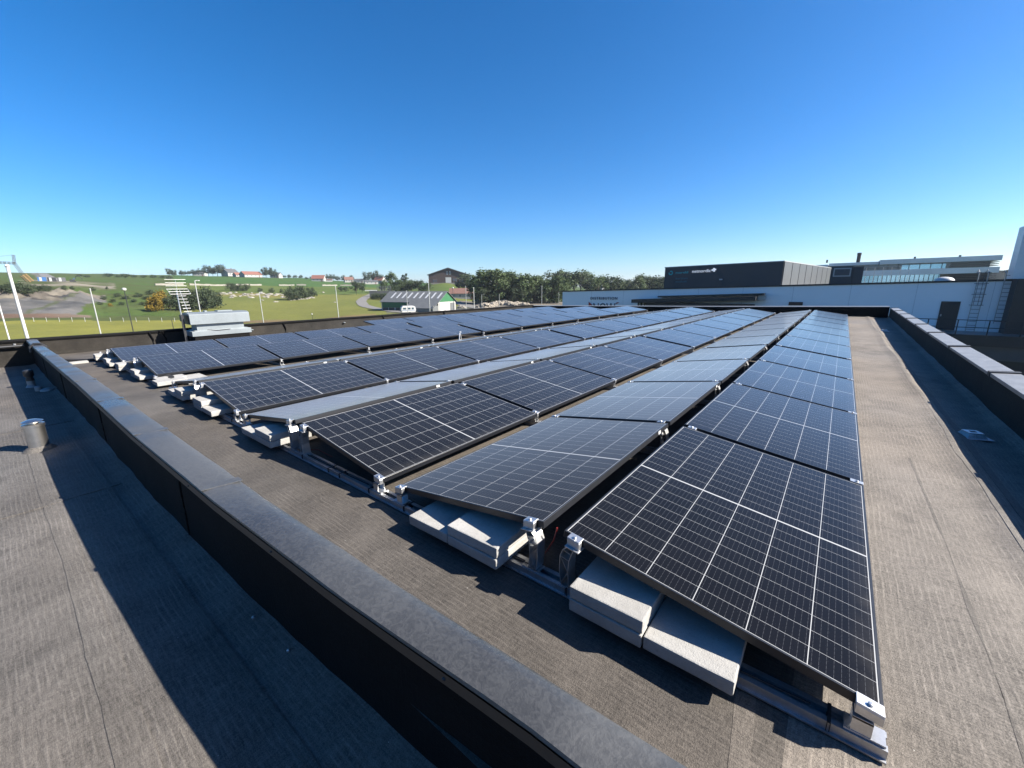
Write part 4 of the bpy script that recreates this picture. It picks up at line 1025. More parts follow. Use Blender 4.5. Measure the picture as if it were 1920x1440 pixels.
for i, (px, py) in enumerate([(150, 519), (163, 520), (205, 519.5), (222, 520), (236, 521), (252, 520), (270, 521), (288, 521), (305, 522), (318, 523)]):
    o = dup(TREES['bush0'][0] if i % 2 else TREES['bush1'][0]); q, D = hit(px, py); o.location = q; h = random.uniform(2.2, 4.2); o.scale = (h * 2.2, h * 2.0, h); tag(o, 'small far bush in the hedge line under the skyline, %s from the left' % ORD[i], 'bush', 'hedge bushes under the skyline')
# boulders in the meadow
rb = MB(); bm = bmesh.new(); bmesh.ops.create_icosphere(bm, subdivisions=2, radius=1)
for v in bm.verts: v.co *= 1 + 0.35 * noise.noise(v.co * 1.4)
me = bpy.data.meshes.new('boulder'); bm.to_mesh(me); bm.free(); me.materials.append(M_ROCK)
rr = random.Random(5)
for i in range(84):
    if i < 60: px = rr.uniform(412, 540); py = 548 + abs(rr.gauss(0, 5)) + (px - 412) * .03
    elif i < 76: px = 546 + (i - 60) * 2.9; py = 564 - (px - 546) * .13 + rr.uniform(-1, 1)
    else: px = rr.choice([600, 606, 611, 597, 521, 516, 606, 628]); py = {600: 549, 606: 548.5, 611: 549, 597: 550, 521: 566, 516: 566, 628: 567}[px] + rr.uniform(-.5, .5)
    q, D = hit(px, py); o = bpy.data.objects.new('boulder', me); COL.objects.link(o)
    s = rr.uniform(.35, 1.1); o.location = q; o.scale = (s * rr.uniform(.9, 1.7), s * rr.uniform(.9, 1.5), s * .62); o.rotation_euler.z = rr.uniform(0, 6)
    tag(o, 'pale boulder lying in the rocky meadow', 'boulder', 'pale boulders scattered in the meadow')
# low pale stone walls
for i, (p0, p1, py0, py1) in enumerate([(291, 344, 535, 534.5), (355, 435, 535, 536), (442, 466, 535.5, 535), (468, 490, 535.5, 535.5), (523, 552, 536, 536), (556, 574, 535.5, 535.5), (604, 632, 536, 536), (638, 660, 536, 536)]):
    b = MB(); A_, Bq = hit(p0, py0)[0], hit(p1, py1)[0]; d = (Bq - A_); n = max(4, int(d.length / 1.2)); u = Vector((-d.y, d.x, 0)).normalized() * .45
    vs = []
    for k in range(n + 1):
        q = A_ + d * (k / n); z = ground(q.x, q.y); hh = 1.15 + .3 * nz(q.x, q.y, i, .5)
        vs += [(q.x - u.x, q.y - u.y, z - .3), (q.x - u.x * .7, q.y - u.y * .7, z + hh), (q.x + u.x * .7, q.y + u.y * .7, z + hh), (q.x + u.x, q.y + u.y, z - .3)]
    b.add(vs, [(k * 4 + j, k * 4 + (j + 1), k * 4 + 4 + (j + 1), k * 4 + 4 + j) for k in range(n) for j in range(3)] + [(0, 1, 2, 3), (n * 4, n * 4 + 1, n * 4 + 2, n * 4 + 3)])
    tag(b.build('stone_wall', M_ROCK), 'low pale stone wall across the hillside, %s length from the left' % ORD[i], 'stone wall', 'pale field walls')

# ------------------------------------------------------------------ poles and lamps
def pole(px, top, bot, D, r, label, kind='pole', mat=None, group='slim poles and lamp posts by the field', armdir=0):
    q = at(px, top, D); z0 = -7.0 if D < 120 else ground(q.x, q.y)
    o = empty('lamp_post' if kind != 'pole' else 'pole', (q.x, q.y, z0), 0, label, 'lamp post' if kind != 'pole' else 'pole', group)
    h = q.z - z0
    b = MB(); b.tube([(0, 0, -.3), (0, 0, h * .5), (0, 0, h)], r, 8, r2=r * .75); b.lathe([(r * 2, -.05), (r * 2, .5), (r * 1.1, .55)], k=8); b.build('shaft', mat or M_POLE, o, smooth=True)
    if kind == 'globe':
        b = MB(); g_ = .6 if r >= .05 else .3; b.lathe([(.06 * g_, h), (.26 * g_, h + .06 * g_), (.33 * g_, h + .2 * g_), (.3 * g_, h + .42 * g_), (.05, h + .48 * g_)], k=14); b.build('lamp_globe', M_WHITE, o, smooth=True)
    elif kind == 'arm':
        b = MB(); a = armdir; b.tube([(0, 0, h), (.35 * cos(a), .35 * sin(a), h + .06), (.7 * cos(a), .7 * sin(a), h + .05)], r * .6, 6)
        b.hexa([((.55 + i) * cos(a) - j * sin(a), (.55 + i) * sin(a) + j * cos(a), h + k) for k in (.02, .13) for i, j in ((0, -.1), (.5, -.1), (.5, .1), (0, .1))]); b.build('lamp_head', M_POLE, o)
    elif kind == 'pole':
        b = MB(); b.lathe([(r * .8, h), (r * 1.2, h + r * .6), (r * .9, h + r * 1.4), (r * .1, h + r * 1.8)], k=10); b.build('cap', mat or M_POLE, o, smooth=True)
    return o
pole(14, 501, 636, 19, .047, 'thick white flagpole rising behind the left end of the back parapet', mat=M_WHITE)
pole(-2, 570, 636, 55, .06, 'slim pale pole at the left edge of the field', mat=M_WHITE)
pole(169, 543, 625, 55, .06, 'slim pale pole in front of the quarry slope', mat=M_POLE)
pole(233, 545, 622, 60, .05, 'dark lamp post with a white globe on the grassy bank side', 'globe', M_DARKMETAL)
pole(365, 527, 582, 60, .07, 'pale lamp post rising behind the vent hood', 'arm', armdir=2.5)
pole(486, 549, 605, 65, .06, 'pale lamp post in front of the rocky meadow', 'arm', M_POLE, armdir=2.5)
pole(629, 538, 595, 70, .07, 'pale pole in the meadow left of the road bend')
pole(762, 546, 585, 85, .07, 'pale pole in front of the white caravan')
pole(803, 526, 580, 80, .085, 'tall pale pole in front of the green barn')
pole(849, 541, 580, 90, .05, 'dark globe lamp in front of the green gable', 'globe', M_DARKMETAL)
pole(873, 537, 576, 100, .07, 'pale lamp post in front of the brick-roofed white house', 'arm', armdir=2.4)
pole(888, 540, 576, 100, .09, 'pale thick pole right of the brick-roofed white house', mat=M_WHITE)
pole(1016, 537, 570, 120, .08, 'pale lamp post in front of the wood', 'arm', armdir=2.4)
pole(936, 553, 570, 140, .08, 'short pale pole at the left of the rubble heaps')
pole(903, 552, 571, 150, .08, 'short lamp post behind the grey yard wall', 'arm', armdir=.2)
pole(980, 548, 572, 150, .06, 'thin dark pole before the middle of the wood', mat=M_DARKMETAL)
pole(1048, 548, 570, 150, .07, 'thin pole beside the left corner of the white building')
pole(585, 590, 600, 60, .03, 'tiny white-topped marker post in the meadow', 'globe', M_DARKMETAL)
pole(322, 600, 618, 60, .04, 'short dark post left of the vent hood', mat=M_DARKMETAL)

# ------------------------------------------------------------------ houses and barns
def gable(px, base, label, L, Wd, hw, hr, rot, wall, roof, cat='house', name='house', windows=3, chim=False, door=True, group=None, D=None):
    q, D_ = hit(px, base)
    if D: q = spot(px, D)
    face = math.atan2(CAM.y - q.y, CAM.x - q.x)                # direction towards the viewer
    o = empty(name, (q.x, q.y, q.z - .1), face - math.pi / 2 + math.pi + R(rot), label, cat, group)  # local -y faces the viewer
    b = MB(); b.prism([(-L / 2, -Wd / 2, 0), (-L / 2, Wd / 2, 0), (-L / 2, Wd / 2, hw), (-L / 2, 0, hw + hr), (-L / 2, -Wd / 2, hw)], (L, 0, 0)); b.build('wall', wall, o)
    b = MB(); ov = .4; t = .18; k = hr / (Wd / 2)
    for s in (-1, 1):
        b.prism([(-L / 2 - ov, s * (Wd / 2 + ov), hw - ov * k + .03), (-L / 2 - ov, 0, hw + hr + .03), (-L / 2 - ov, 0, hw + hr + t + .03), (-L / 2 - ov, s * (Wd / 2 + ov), hw - ov * k + t + .03)], (L + 2 * ov, 0, 0))
    r = b.build('roof', roof, o)
    if chim:
        b = MB(); b.box(L * .15, L * .15 + .7, -.35, .35, hw + hr - .4, hw + hr + 1.0); b.box(L * .15 - .06, L * .15 + .76, -.41, .41, hw + hr + 1.0, hw + hr + 1.12); b.build('chimney', M_BROWNT, r)
    for i in range(windows):
        x = -L / 2 + L * (i + .7) / (windows + .4)
        b = MB(); b.box(x - .6, x + .6, -Wd / 2 - .06, -Wd / 2 + .05, hw * .4, hw * .8); f = b.build('window', M_WHITE, o)
        b = MB(); b.box(x - .5, x + .5, -Wd / 2 - .075, -Wd / 2 - .062, hw * .4 + .1, hw * .8 - .1); b.build('pane', M_GLASS, f)
    for s in (-1, 1):
        b = MB(); b.box(s * L / 2 - .06, s * L / 2 + .06, -.6, .6, hw * .95, hw * .95 + 1.1); f = b.build('window', M_WHITE, o)
        b = MB(); b.box(s * L / 2 - .075, s * L / 2 + .075, -.5, .5, hw * .95 + .1, hw * .95 + 1.0); b.build('pane', M_GLASS, f)
    if door:
        b = MB(); b.box(L * .32 - .5, L * .32 + .5, -Wd / 2 - .08, -Wd / 2 + .05, .1, 2.15); b.build('door', M_BROWNT, o)
    return o
GH = 'houses on the ridge'
gable(376, 517.5, 'white house with a grey roof among the ridge trees on the left', 13, 8, 3.4, 2.6, -25, M_RENDER, M_SLATE, group=GH)
gable(432, 517.5, 'white gabled house with a dark roof on the ridge', 14, 11, 4.4, 4.2, 38, M_RENDER, M_SLATE, group=GH, chim=True)
gable(447, 519, 'small red-roofed house tucked right of the white gabled house', 9, 7, 2.4, 2.4, 30, M_RENDER, M_REDT, group=GH)
gable(471, 520, 'long white farmhouse with a red roof and dark gable', 21, 11, 3.2, 3.6, 30, M_RENDER, M_REDT, group=GH, windows=4)
gable(519, 521.5, 'dark-roofed white house beside the round ridge trees', 11, 9, 4.0, 3.0, -30, M_RENDER, M_SLATE, group=GH)
gable(598, 527.5, 'white house with a bright red roof in the middle of the ridge', 14, 9, 3.2, 4.0, -18, M_RENDER, M_REDT, group=GH)
gable(617, 528.5, 'low white annex right of the bright red-roofed house', 8, 6, 2.6, .8, 0, M_RENDER, M_BROWNT, group=GH, door=False)
gable(654, 529.5, 'brown-roofed house half hidden by ridge trees', 11, 9, 3.4, 3.6, 10, M_RENDER, M_BROWNT, group=GH)
gable(674, 530.5, 'low pale house right of the brown-roofed one', 12, 8, 3.0, 2.0, -12, M_RENDER, M_SLATE, group=GH)
gable(696, 533, 'low white house with a grey roof above the slatted wall', 15, 8, 3.0, 1.6, 8, M_RENDER, M_SLATE, group=GH)
gable(713, 532, 'dark house with an orange-red roof beside the domed tree', 12, 10, 4.0, 4.6, -35, M_RENDER, M_REDT, group=GH, chim=True)
gable(1131, 541, 'white gabled house peeping over the white building', 10, 9, 4, 4, 40, M_RENDER, M_SLATE, group=GH, D=430)
gable(1163, 541, 'low pale house peeping between trees over the white building', 12, 9, 3.6, 2.5, 10, M_RENDER, M_BROWNT, group=GH, D=430)
gable(870, 560, 'white house with a brown tiled roof right of the green gable', 17, 9, 3.4, 3.0, -6, M_RENDER, M_BROWNT, group='farm buildings', windows=4)
# brown barn on the knoll
q, D = hit(841, 531); face = math.atan2(CAM.y - q.y, CAM.x - q.x)
bb = empty('barn', (q.x, q.y, q.z - .2), face + math.pi / 2 + R(-4), 'big dark brown barn with a wide gable and a white door on the knoll', 'barn', 'farm buildings')
sc = D / 769.0; hwid = 35 * sc; he = 15.0 * sc; hrg = 11.5 * sc
b = MB(); b.prism([(-hwid, 0, 0), (hwid, 0, 0), (hwid, 0, he), (0, 0, he + hrg), (-hwid, 0, he)], (0, 34, 0)); b.build('wall', M_BRONZE, bb)
b = MB()
for s in (-1, 1): b.prism([(s * (hwid + 1.2), -1, he - .35), (0, -1, he + hrg + .05), (0, -1, he + hrg + .5), (s * (hwid + 1.2), -1, he + .1)], (0, 36, 0))
b.build('roof', M_SLATE, bb)
b = MB(); b.box(-5.0 * sc - 0, 5.0 * sc, -.1, .05, 0.2, 10.5 * sc); dr = b.build('door', M_WHITE, bb)
for x, z in ((9.5, 3), (13.5, 3), (-26, 1.5), (-22, 1.5), (20, 1), (25, 1)):
    b = MB(); b.box((x - 1.4) * sc, (x + 1.4) * sc, -.12, .05, z * sc, (z + 6) * sc); f = b.build('window', M_BROWNT, bb)
    b = MB(); b.box((x - 1) * sc, (x + 1) * sc, -.15, -.13, (z + .6) * sc, (z + 5.4) * sc); b.build('pane', M_GLASS, f)
for x in (-1.8, 3.2):
    b = MB(); b.box((x - 1.2) * sc, (x + 1.2) * sc, -.12, .05, 15 * sc, 21 * sc); f = b.build('window', M_POLE, bb)
    b = MB(); b.box((x - .8) * sc, (x + .8) * sc, -.15, -.13, 15.6 * sc, 20.4 * sc); b.build('pane', M_GLASS, f)
b = MB(); b.box(-hwid * .9, hwid * .95, -1.6, -.9, -.8, .5); w_ = b.build('stone_wall', M_ROCK)
w_.matrix_world = Matrix.Translation(bb.location) @ Matrix.Rotation(bb.rotation_euler.z, 4, 'Z'); tag(w_, 'low stone retaining wall at the foot of the big brown barn', 'stone wall')

# green barn
gq = spot(829, 158); gface = math.atan2(CAM.y - gq.y, CAM.x - gq.x)
gb = empty('barn', (gq.x, gq.y, gq.z), gface + math.pi / 2 - R(36), 'long grey-roofed barn with a green gable and rows of white rooflights', 'barn', 'farm buildings')
# local: +x to the right along the gable end direction is -y side; ridge runs along -x
Lb, Wb, hb, rb_ = 27.0, 11.0, 3.4, 3.6
b = MB(); b.prism([(2, -Wb / 2, -.3), (2, Wb / 2, -.3), (2, Wb / 2, hb), (2, -Wb / 2, hb)], (-Lb, 0, 0)); b.build('wall', M_RENDER, gb)
b = MB(); b.prism([(2.02, -Wb / 2, hb + .02), (2.02, Wb / 2, hb + .02), (2.02, 0, hb + rb_)], (-Lb - .04, 0, 0)); b.build('gable_boards', M_GREENP, gb)
b = MB(); b.box(2 - Lb * .98, 2 - 12.5, -Wb / 2 - .12, -Wb / 2 - .02, 1.2, hb); b.build('side_boards', M_GREENP, gb)
b = MB(); k = rb_ / (Wb / 2)
for s in (-1, 1): b.prism([(2.5, s * (Wb / 2 + .5), hb - .5 * k + .05), (2.5, 0, hb + rb_ + .05), (2.5, 0, hb + rb_ + .2), (2.5, s * (Wb / 2 + .5), hb - .5 * k + .2)], (-Lb - 1, 0, 0))
b.prism([(2.4, -Wb / 2 - .5, hb - .5 * k + .06), (2.4, -Wb / 2 - 3.6, hb - 2.2), (2.4, -Wb / 2 - 3.6, hb - 2.05), (2.4, -Wb / 2 - .5, hb - .5 * k + .21)], (-13, 0, 0))
rf = b.build('roof', M_ETERN, gb)
for i in range(9):
    x = 0.2 - i * 2.75; y0, y1 = -Wb / 2 + 1.6, -.9
    b = MB(); zf = lambda y: hb + rb_ + y * k + .215
    b.prism([(x, y0, zf(y0)), (x + .7, y0, zf(y0)), (x + .7, y1, zf(y1)), (x, y1, zf(y1))], (0, 0, .06)); b.build('rooflight', M_SKYL, rf)
b = MB(); b.box(2 - 12.6, 2, -Wb / 2 - 3.3, -Wb / 2 - 3.1, -.3, hb - 2.1); b.box(1.8, 2, -Wb / 2 - 3.1, -Wb / 2, -.3, hb - 1.2); b.build('lean_to_wall', M_GREYCLAD, gb)
for y in (-3.3, 0.0, 3.3):
    b = MB(); b.box(2.0, 2.12, y - 1.3, y + 1.3, 0, 2.9); b.build('door', M_WHITE if y < 3 else M_GREYCLAD, gb)
for x in (-16.5, -20, -23):
    b = MB(); b.box(x - 1.3, x + 1.3, -Wb / 2 - .1, -Wb / 2 - .02, -.2, 1.15); b.build('shed_opening', M_BLACK, gb)
# caravan
cq = spot(763, 146); cf = math.atan2(CAM.y - cq.y, CAM.x - cq.x)
cv = empty('caravan', (cq.x, cq.y, cq.z), cf + math.pi / 2 + R(12), 'white touring caravan parked beside the green barn', 'caravan')
b = MB(); b.prism([(-2.3, -1.05, .55), (2.2, -1.05, .55), (2.45, -1.05, 1.3), (2.2, -1.05, 2.3), (1.6, -1.05, 2.6), (-1.9, -1.05, 2.6), (-2.4, -1.05, 2.1), (-2.5, -1.05, 1.2)], (0, 2.1, 0)); b.build('body', M_WHITE, cv, bevel=.08)
for x0, x1 in ((-1.9, -.9), (-.5, .6), (1.0, 1.7)):
    b = MB(); b.box(x0, x1, -1.08, -1.04, 1.45, 2.05); b.build('window', M_GLASS, cv)
b = MB(); b.box(-2.3, 2.2, -1.07, -1.045, 1.1, 1.22); b.build('stripe', M_BLUE, cv)
for x in (-.35, .35):
    b = MB(); b.tube([(x, -1.02, .33), (x, -.82, .33)], .32, 14); b.build('wheel', M_RUBBER, cv)
b = MB(); b.tube([(2.4, 0, .6), (3.4, 0, .55)], .05, 6); b.build('drawbar', M_DARKMETAL, cv)
# slatted retaining wall and grey yard wall, white van
q0, D0 = hit(695, 557); fa = math.atan2(CAM.y - q0.y, CAM.x - q0.x)
ww = empty('slatted_wall', (q0.x, q0.y, q0.z), fa + math.pi / 2 + R(-10), 'grey retaining wall topped by a slatted fence at the bend of the road', 'wall')
b = MB(); b.box(-.5, 14, 0, 3.5, -1, 3.6); b.build('wall', M_SLATE, ww)
for i in range(9):
    b = MB(); b.box(4.0 + i * 1.0, 4.35 + i * 1.0, .1, .3, 3.6, 6.6); b.build('slat', M_GREYCLAD, ww)
b = MB(); b.box(-3, 3.8, -.2, 1.5, 3.61, 4.2); b.build('canopy', M_WHITE, ww)
q0, D0 = hit(905, 569); fa = math.atan2(CAM.y - q0.y, CAM.x - q0.x)
yw = empty('yard_wall', (q0.x, q0.y, q0.z), fa + math.pi / 2 + R(4), 'grey block wall with a dark gateway behind the rubble heaps', 'wall')
b = MB(); b.box(-4.2, 4, 0, .4, -.3, 2.2); b.build('wall', M_GREYCLAD, yw)
b = MB(); b.box(-.8, 1.0, -.06, .02, -.2, 1.9); b.build('gateway', M_BLACK, yw)
for i, (px, py, s) in enumerate([(911, 577, 3.6), (922, 574, 2.6), (932, 572, 3.4), (944, 571, 3.8), (954, 572, 3.0), (962, 573, 2.2), (972, 571, 2.4), (985, 572, 2.0), (866, 578, 2.0)]):
    q, D = hit(px, py); bm = bmesh.new(); bmesh.ops.create_icosphere(bm, subdivisions=4, radius=1)
    for v in bm.verts: v.co *= 1 + .3 * noise.noise(v.co * 1.5 + Vector((i * 5, 0, 0))) + .22 * noise.noise(v.co * 5 + Vector((i * 5, 0, 0))) + .12 * noise.noise(v.co * 11)
    me = bpy.data.meshes.new('rubble_heap'); bm.to_mesh(me); bm.free(); me.materials.append(M_RUBBLE if i != 8 else M_ROCK)
    o = bpy.data.objects.new('rubble_heap', me); COL.objects.link(o); o.location = q; o.scale = (s, s, s * .55)
    tag(o, 'pale rubble heap in front of the wood, %s from the left' % ORD[i] if i < 8 else 'small pale stone heap beside the white house', 'rubble heap', 'rubble heaps in the yard')
# quarry: containers, excavator, tower crane
cq, D = hit(102, 528); cfa = math.atan2(CAM.y - cq.y, CAM.x - cq.x)
def local(o, x, y=0, z=0): return o
for i, (dx, m, lb) in enumerate(((-4.6, M_BLUE, 'blue site container on the quarry bench'), (-.8, M_DARKMETAL, 'dark site container right of the blue one'), (3, M_SLATE, 'grey site container nearest the excavator'))):
    d = Vector((sin(cfa), -cos(cfa), 0)) * -dx
    p_ = Vector((cq.x, cq.y, 0)) + d
    o = empty('site_container', (p_.x, p_.y, ground(p_.x, p_.y)), cfa + math.pi / 2, lb, 'container')
    b = MB(); b.box(-1.7, 1.7, -1.2, 1.2, 0, 2.3); b.build('body', m, o, bevel=.05)
    b = MB(); b.box(-1, 0, -1.25, -1.19, .1, 2.2); b.build('door', M_POLE, o)
d = Vector((sin(cfa), -cos(cfa), 0)) * -7.5; p_ = Vector((cq.x, cq.y, 0)) + d
ex = empty('excavator', (p_.x, p_.y, ground(p_.x, p_.y)), cfa + math.pi / 2, 'dark excavator with raised arm on the quarry bench', 'excavator'); ex.scale = (.65,) * 3
for s in (-1, 1):
    b = MB(); b.box(-2, 2, s * 1.1 - .3, s * 1.1 + .3, 0, .9); b.build('track', M_BLACK, ex, bevel=.2)
b = MB(); b.box(-2, 1.2, -1.2, 1.2, 1.0, 2.2); b.build('body', M_DARKMETAL, ex, bevel=.1)
b = MB(); b.box(.2, 1.6, -1.2, -.1, 2.2, 3.4); b.build('cab', M_GLASS, ex, bevel=.1)
b = MB(); b.tube([(1.2, .3, 2), (2.8, .3, 5.2), (4.6, .3, 5.8)], .3, 6); b.tube([(4.6, .3, 5.8), (6, .3, 3)], .22, 6); b.build('arm', M_DARKMETAL, ex)
b = MB(); b.prism([(5.7, -.4, 3.1), (6.4, -.4, 3.2), (6.5, -.4, 2.2), (5.6, -.4, 2.4)], (0, 1.2, 0)); b.build('bucket', M_DARKMETAL, ex)
kq, D = hit(50, 529); kf = math.atan2(CAM.y - kq.y, CAM.x - kq.x)
H = hz(43, 494, D) - kq.z
kr = empty('tower_crane', (kq.x, kq.y, kq.z), kf + math.pi / 2, 'thin tower crane with an orange base above the quarry', 'crane')
def lattice(b, A_, Bq, wd, n, r):
    A_, Bq = Vector(A_), Vector(Bq); d = (Bq - A_).normalized(); u = d.orthogonal().normalized() * wd / 2; v = d.cross(u)
    C4 = [u + v, u - v, -u - v, -u + v]
    for c in C4: b.tube([A_ + c, Bq + c], r, 5)
    for i in range(n):
        p0, p1 = A_.lerp(Bq, i / n), A_.lerp(Bq, (i + 1) / n)
        for j in range(4): b.tube([p0 + C4[j], p1 + C4[(j + 1) % 4]], r * .6, 4)
b = MB(); lattice(b, (1.5, 0, 0), (-.6, 0, H * .38), 1.8, 6, .16); b.build('base', M_ORANGE, kr)
b = MB(); lattice(b, (-.6, 0, H * .38), (-2.4, 0, H), .9, 10, .07); b.build('mast', M_SLATE, kr)
b = MB(); lattice(b, (-2.0, 0, H), (-40, 0, H + 1.2), .8, 26, .09); lattice(b, (-2.4, 0, H), (-2.0, 0, H + 4.2), .7, 4, .09); b.tube([(-2, 0, H + 4.2), (-18, 0, H + 1)], .05, 4); b.build('jib', M_SLATE, kr)
# field fence posts
for i in range(14):
    px = 40 + i * 24; q, D = hit(px, 603.5); o = MB(); o.tube([(0, 0, -.3), (0, 0, 1.15)], .05, 6)
    f = o.build('fence_post', M_POLE); f.location = q; tag(f, 'pale wooden post of the fence at the far edge of the mown field', 'fence post', 'fence posts along the mown field')

# ------------------------------------------------------------------ neighbouring white building
YB = 42.0
def zt(x): return 0.82 + (x + 26.76) * 0.0222
wb = empty('white_building', (-9, YB, -7), label='long low white-clad building in shade with a dark roof edge and lettering', cat='building')
XL, XR = -26.76, 8.7
b = MB(); b.prism([(XL, YB, -7), (XR, YB, -7), (XR, YB, zt(XR) - .12), (XL, YB, zt(XL) - .12)], (0, 45, 0)); rel(b.build('wall', M_WALLW), wb)
b = MB(); b.prism([(XL - .1, YB - .08, zt(XL) - .13), (XR + .1, YB - .08, zt(XR) - .13), (XR + .1, YB - .08, zt(XR)), (XL - .1, YB - .08, zt(XL))], (0, 45.2, 0)); rel(b.build('roof_edge', M_BLACK), wb)
for i in range(9):
    x = XL + 3.85 * (i + 1); b = MB(); b.prism([(x - .012, YB - .006, -7), (x + .012, YB - .006, -7), (x + .012, YB - .006, zt(x) - .14), (x - .012, YB - .006, zt(x) - .14)], (0, .004, 0)); rel(b.build('panel_joint', M_JOINTW), wb)
def text(body, size, mat, name, par, M, ext=0.03, xs=1.0, spacing=1.0):
    cu = bpy.data.curves.new('t', 'FONT'); cu.body = body; cu.size = size; cu.extrude = ext; cu.space_character = spacing; cu.resolution_u = 3
    to = bpy.data.objects.new('t', cu); COL.objects.link(to); bpy.context.view_layer.update()
    me = bpy.data.meshes.new_from_object(to.evaluated_get(bpy.context.evaluated_depsgraph_get())); bpy.data.objects.remove(to)
    me.materials.clear(); me.materials.append(mat)
    ws = [v.co.x for v in me.vertices]; wdt = max(ws) - min(ws)
    o = bpy.data.objects.new(name, me); COL.objects.link(o); o['_w'] = wdt
    o.matrix_world = M; return o
def wall_text(body, x0, x1, z0, h, mat, name, par, y=YB - .05, slope=0.0, ext=.03, spacing=1.0):
    o = text(body, h / .72, mat, name, par, Matrix(), ext, spacing=spacing)
    s = (x1 - x0) / o['_w']; del o['_w']
    mx = min(v.co.x for v in o.data.vertices)
    for v in o.data.vertices:
        X, Y, Z = v.co; v.co = Vector(((X - mx) * s + x0, y - Z, z0 + Y + slope * ((X - mx) * s)))
    o.data.flip_normals()
    if par is not None: rel(o, par)
    return o
sg = MB(); sgn = None
t1 = wall_text('DISTRIBUTION', -22.97, -19.72, -.17, .30, M_LETG, 'sign_lettering', wb, slope=.01, spacing=1.25)
t2 = wall_text('NOW', -22.6, -19.9, -1.55, 1.05, M_LETG, 'sign_lettering', wb, slope=.01)
b = MB(); b.prism([(-23.2, YB - .05, -1.5), (-22.75, YB - .05, -1.5), (-22.75, YB - .05, -.75), (-23.2, YB - .05, -.42)], (0, -.03, 0)); rel(b.build('sign_flag', M_LETR), wb)
b = MB(); b.prism([(-19.85, YB - .05, -.62), (-19.45, YB - .05, -.45), (-19.5, YB - .05, -.43), (-19.75, YB - .05, -.43)], (0, -.03, 0)); rel(b.build('sign_tail', M_LETR), wb)
# dark canopy block in front of the white wall
cn = empty('canopy', (-11.5, YB - 3, -7), label='black flat canopy standing against the white building', cat='canopy')
def zc2(x): return .02 + (x + 17.4) * .036
Y1 = YB - .02
b = MB(); b.prism([(-17.45, Y1, zc2(-17.45) - .42), (-6.2, Y1, zc2(-6.2) - .42), (-6.2, Y1, zc2(-6.2) - .06), (-17.45, Y1, zc2(-17.45) - .06)], (0, -1.6, 0)); rel(b.build('roof_slab', M_BLACK), cn)
b = MB(); b.prism([(-15.0, Y1, zc2(-15) + .06), (-5.7, Y1, zc2(-5.7) + .02), (-5.7, Y1, zc2(-5.7) + .18), (-15.0, Y1, zc2(-15) + .2)], (0, -.9, 0)); rel(b.build('upper_fascia', M_BLACK), cn)
b = MB(); b.prism([(-6.19, Y1 - .1, zc2(-6.2) - .5), (-5.6, Y1 - .1, zc2(-6.2) - .4), (-5.6, Y1 - .1, zc2(-5.7) - .02), (-6.19, Y1 - .1, zc2(-6.2) - .03)], (0, -.5, 0)); rel(b.build('end_soffit', M_POLE), cn)
b = MB(); b.box(-16.0, -6.4, Y1 - 1.3, Y1 - .1, -7, zc2(-16) - .43); rel(b.build('dark_front', M_BLACK), cn)
for x in (-17.2, -16.9, -16.5, -16.15):
    b = MB(); b.box(x - .07, x + .07, Y1 - .3, Y1 - .16, -7, zc2(x) - .43); rel(b.build('post', M_BLACK), cn)
b = MB(); b.box(-3.85, -2.85, YB - .12, YB - .005, -.4, -.12); rel(b.build('wall_louvre', M_BRONZE), wb)
b = MB(); b.box(5.47, 6.45, YB - .06, YB - .005, -1.98, .07); dr = rel(b.build('door', M_BLACK), wb)
b = MB(); b.box(5.55, 5.62, YB - .1, YB - .065, -1.0, -.85); h_ = b.build('door_handle', M_POLE); h_.parent = dr
b = MB(); b.lathe([(.56, zt(5.5) - .02), (.55, zt(5.5) + .06), (.42, zt(5.5) + .2), (.2, zt(5.5) + .27), (.02, zt(5.5) + .285)], (5.55, YB + 1.4, 0), 20); rel(b.build('rooflight_dome', M_SKYL, smooth=True), wb)
# ladders with safety hoops
def ladder(x, z0, z1, label, cage):
    o = empty('roof_ladder', (x, YB - .18, z0), label=label, cat='ladder', group='ladders on the white building')
    h = z1 - z0
    for s in (-.22, .22):
        b = MB(); b.tube([(s, 0, 0), (s, 0, h), (s, .35, h + .15), (s, .75, h)], .025, 6); b.build('rail', M_POLE, o)
    b = MB()
    for i in range(int(h / .28)): b.tube([(-.22, 0, .15 + i * .28), (.22, 0, .15 + i * .28)], .016, 5)
    b.build('rungs', M_LETG, o)
    if cage:
        b = MB(); nh = 4
        for i in range(nh):
            z = h * .45 + i * h * .18
            b.tube([(.34 * cos(a), -.36 * sin(a) - .02, z) for a in [math.pi * k / 8 for k in range(9)]], .02, 5)
        for a in (.3, .5, .7): b.tube([(.34 * cos(math.pi * a), -.36 * sin(math.pi * a) - .02, h * .45), (.34 * cos(math.pi * a), -.36 * sin(math.pi * a) - .02, h * 1.0)], .014, 5)
        b.build('safety_cage', M_LETG, o)
ladder(7.2, -2.0, 2.1, 'grey caged ladder climbing the white wall right of the black door', True)
ladder(8.45, -1.4, 2.0, 'pale pipe-like ladder at the right corner of the white wall', False)
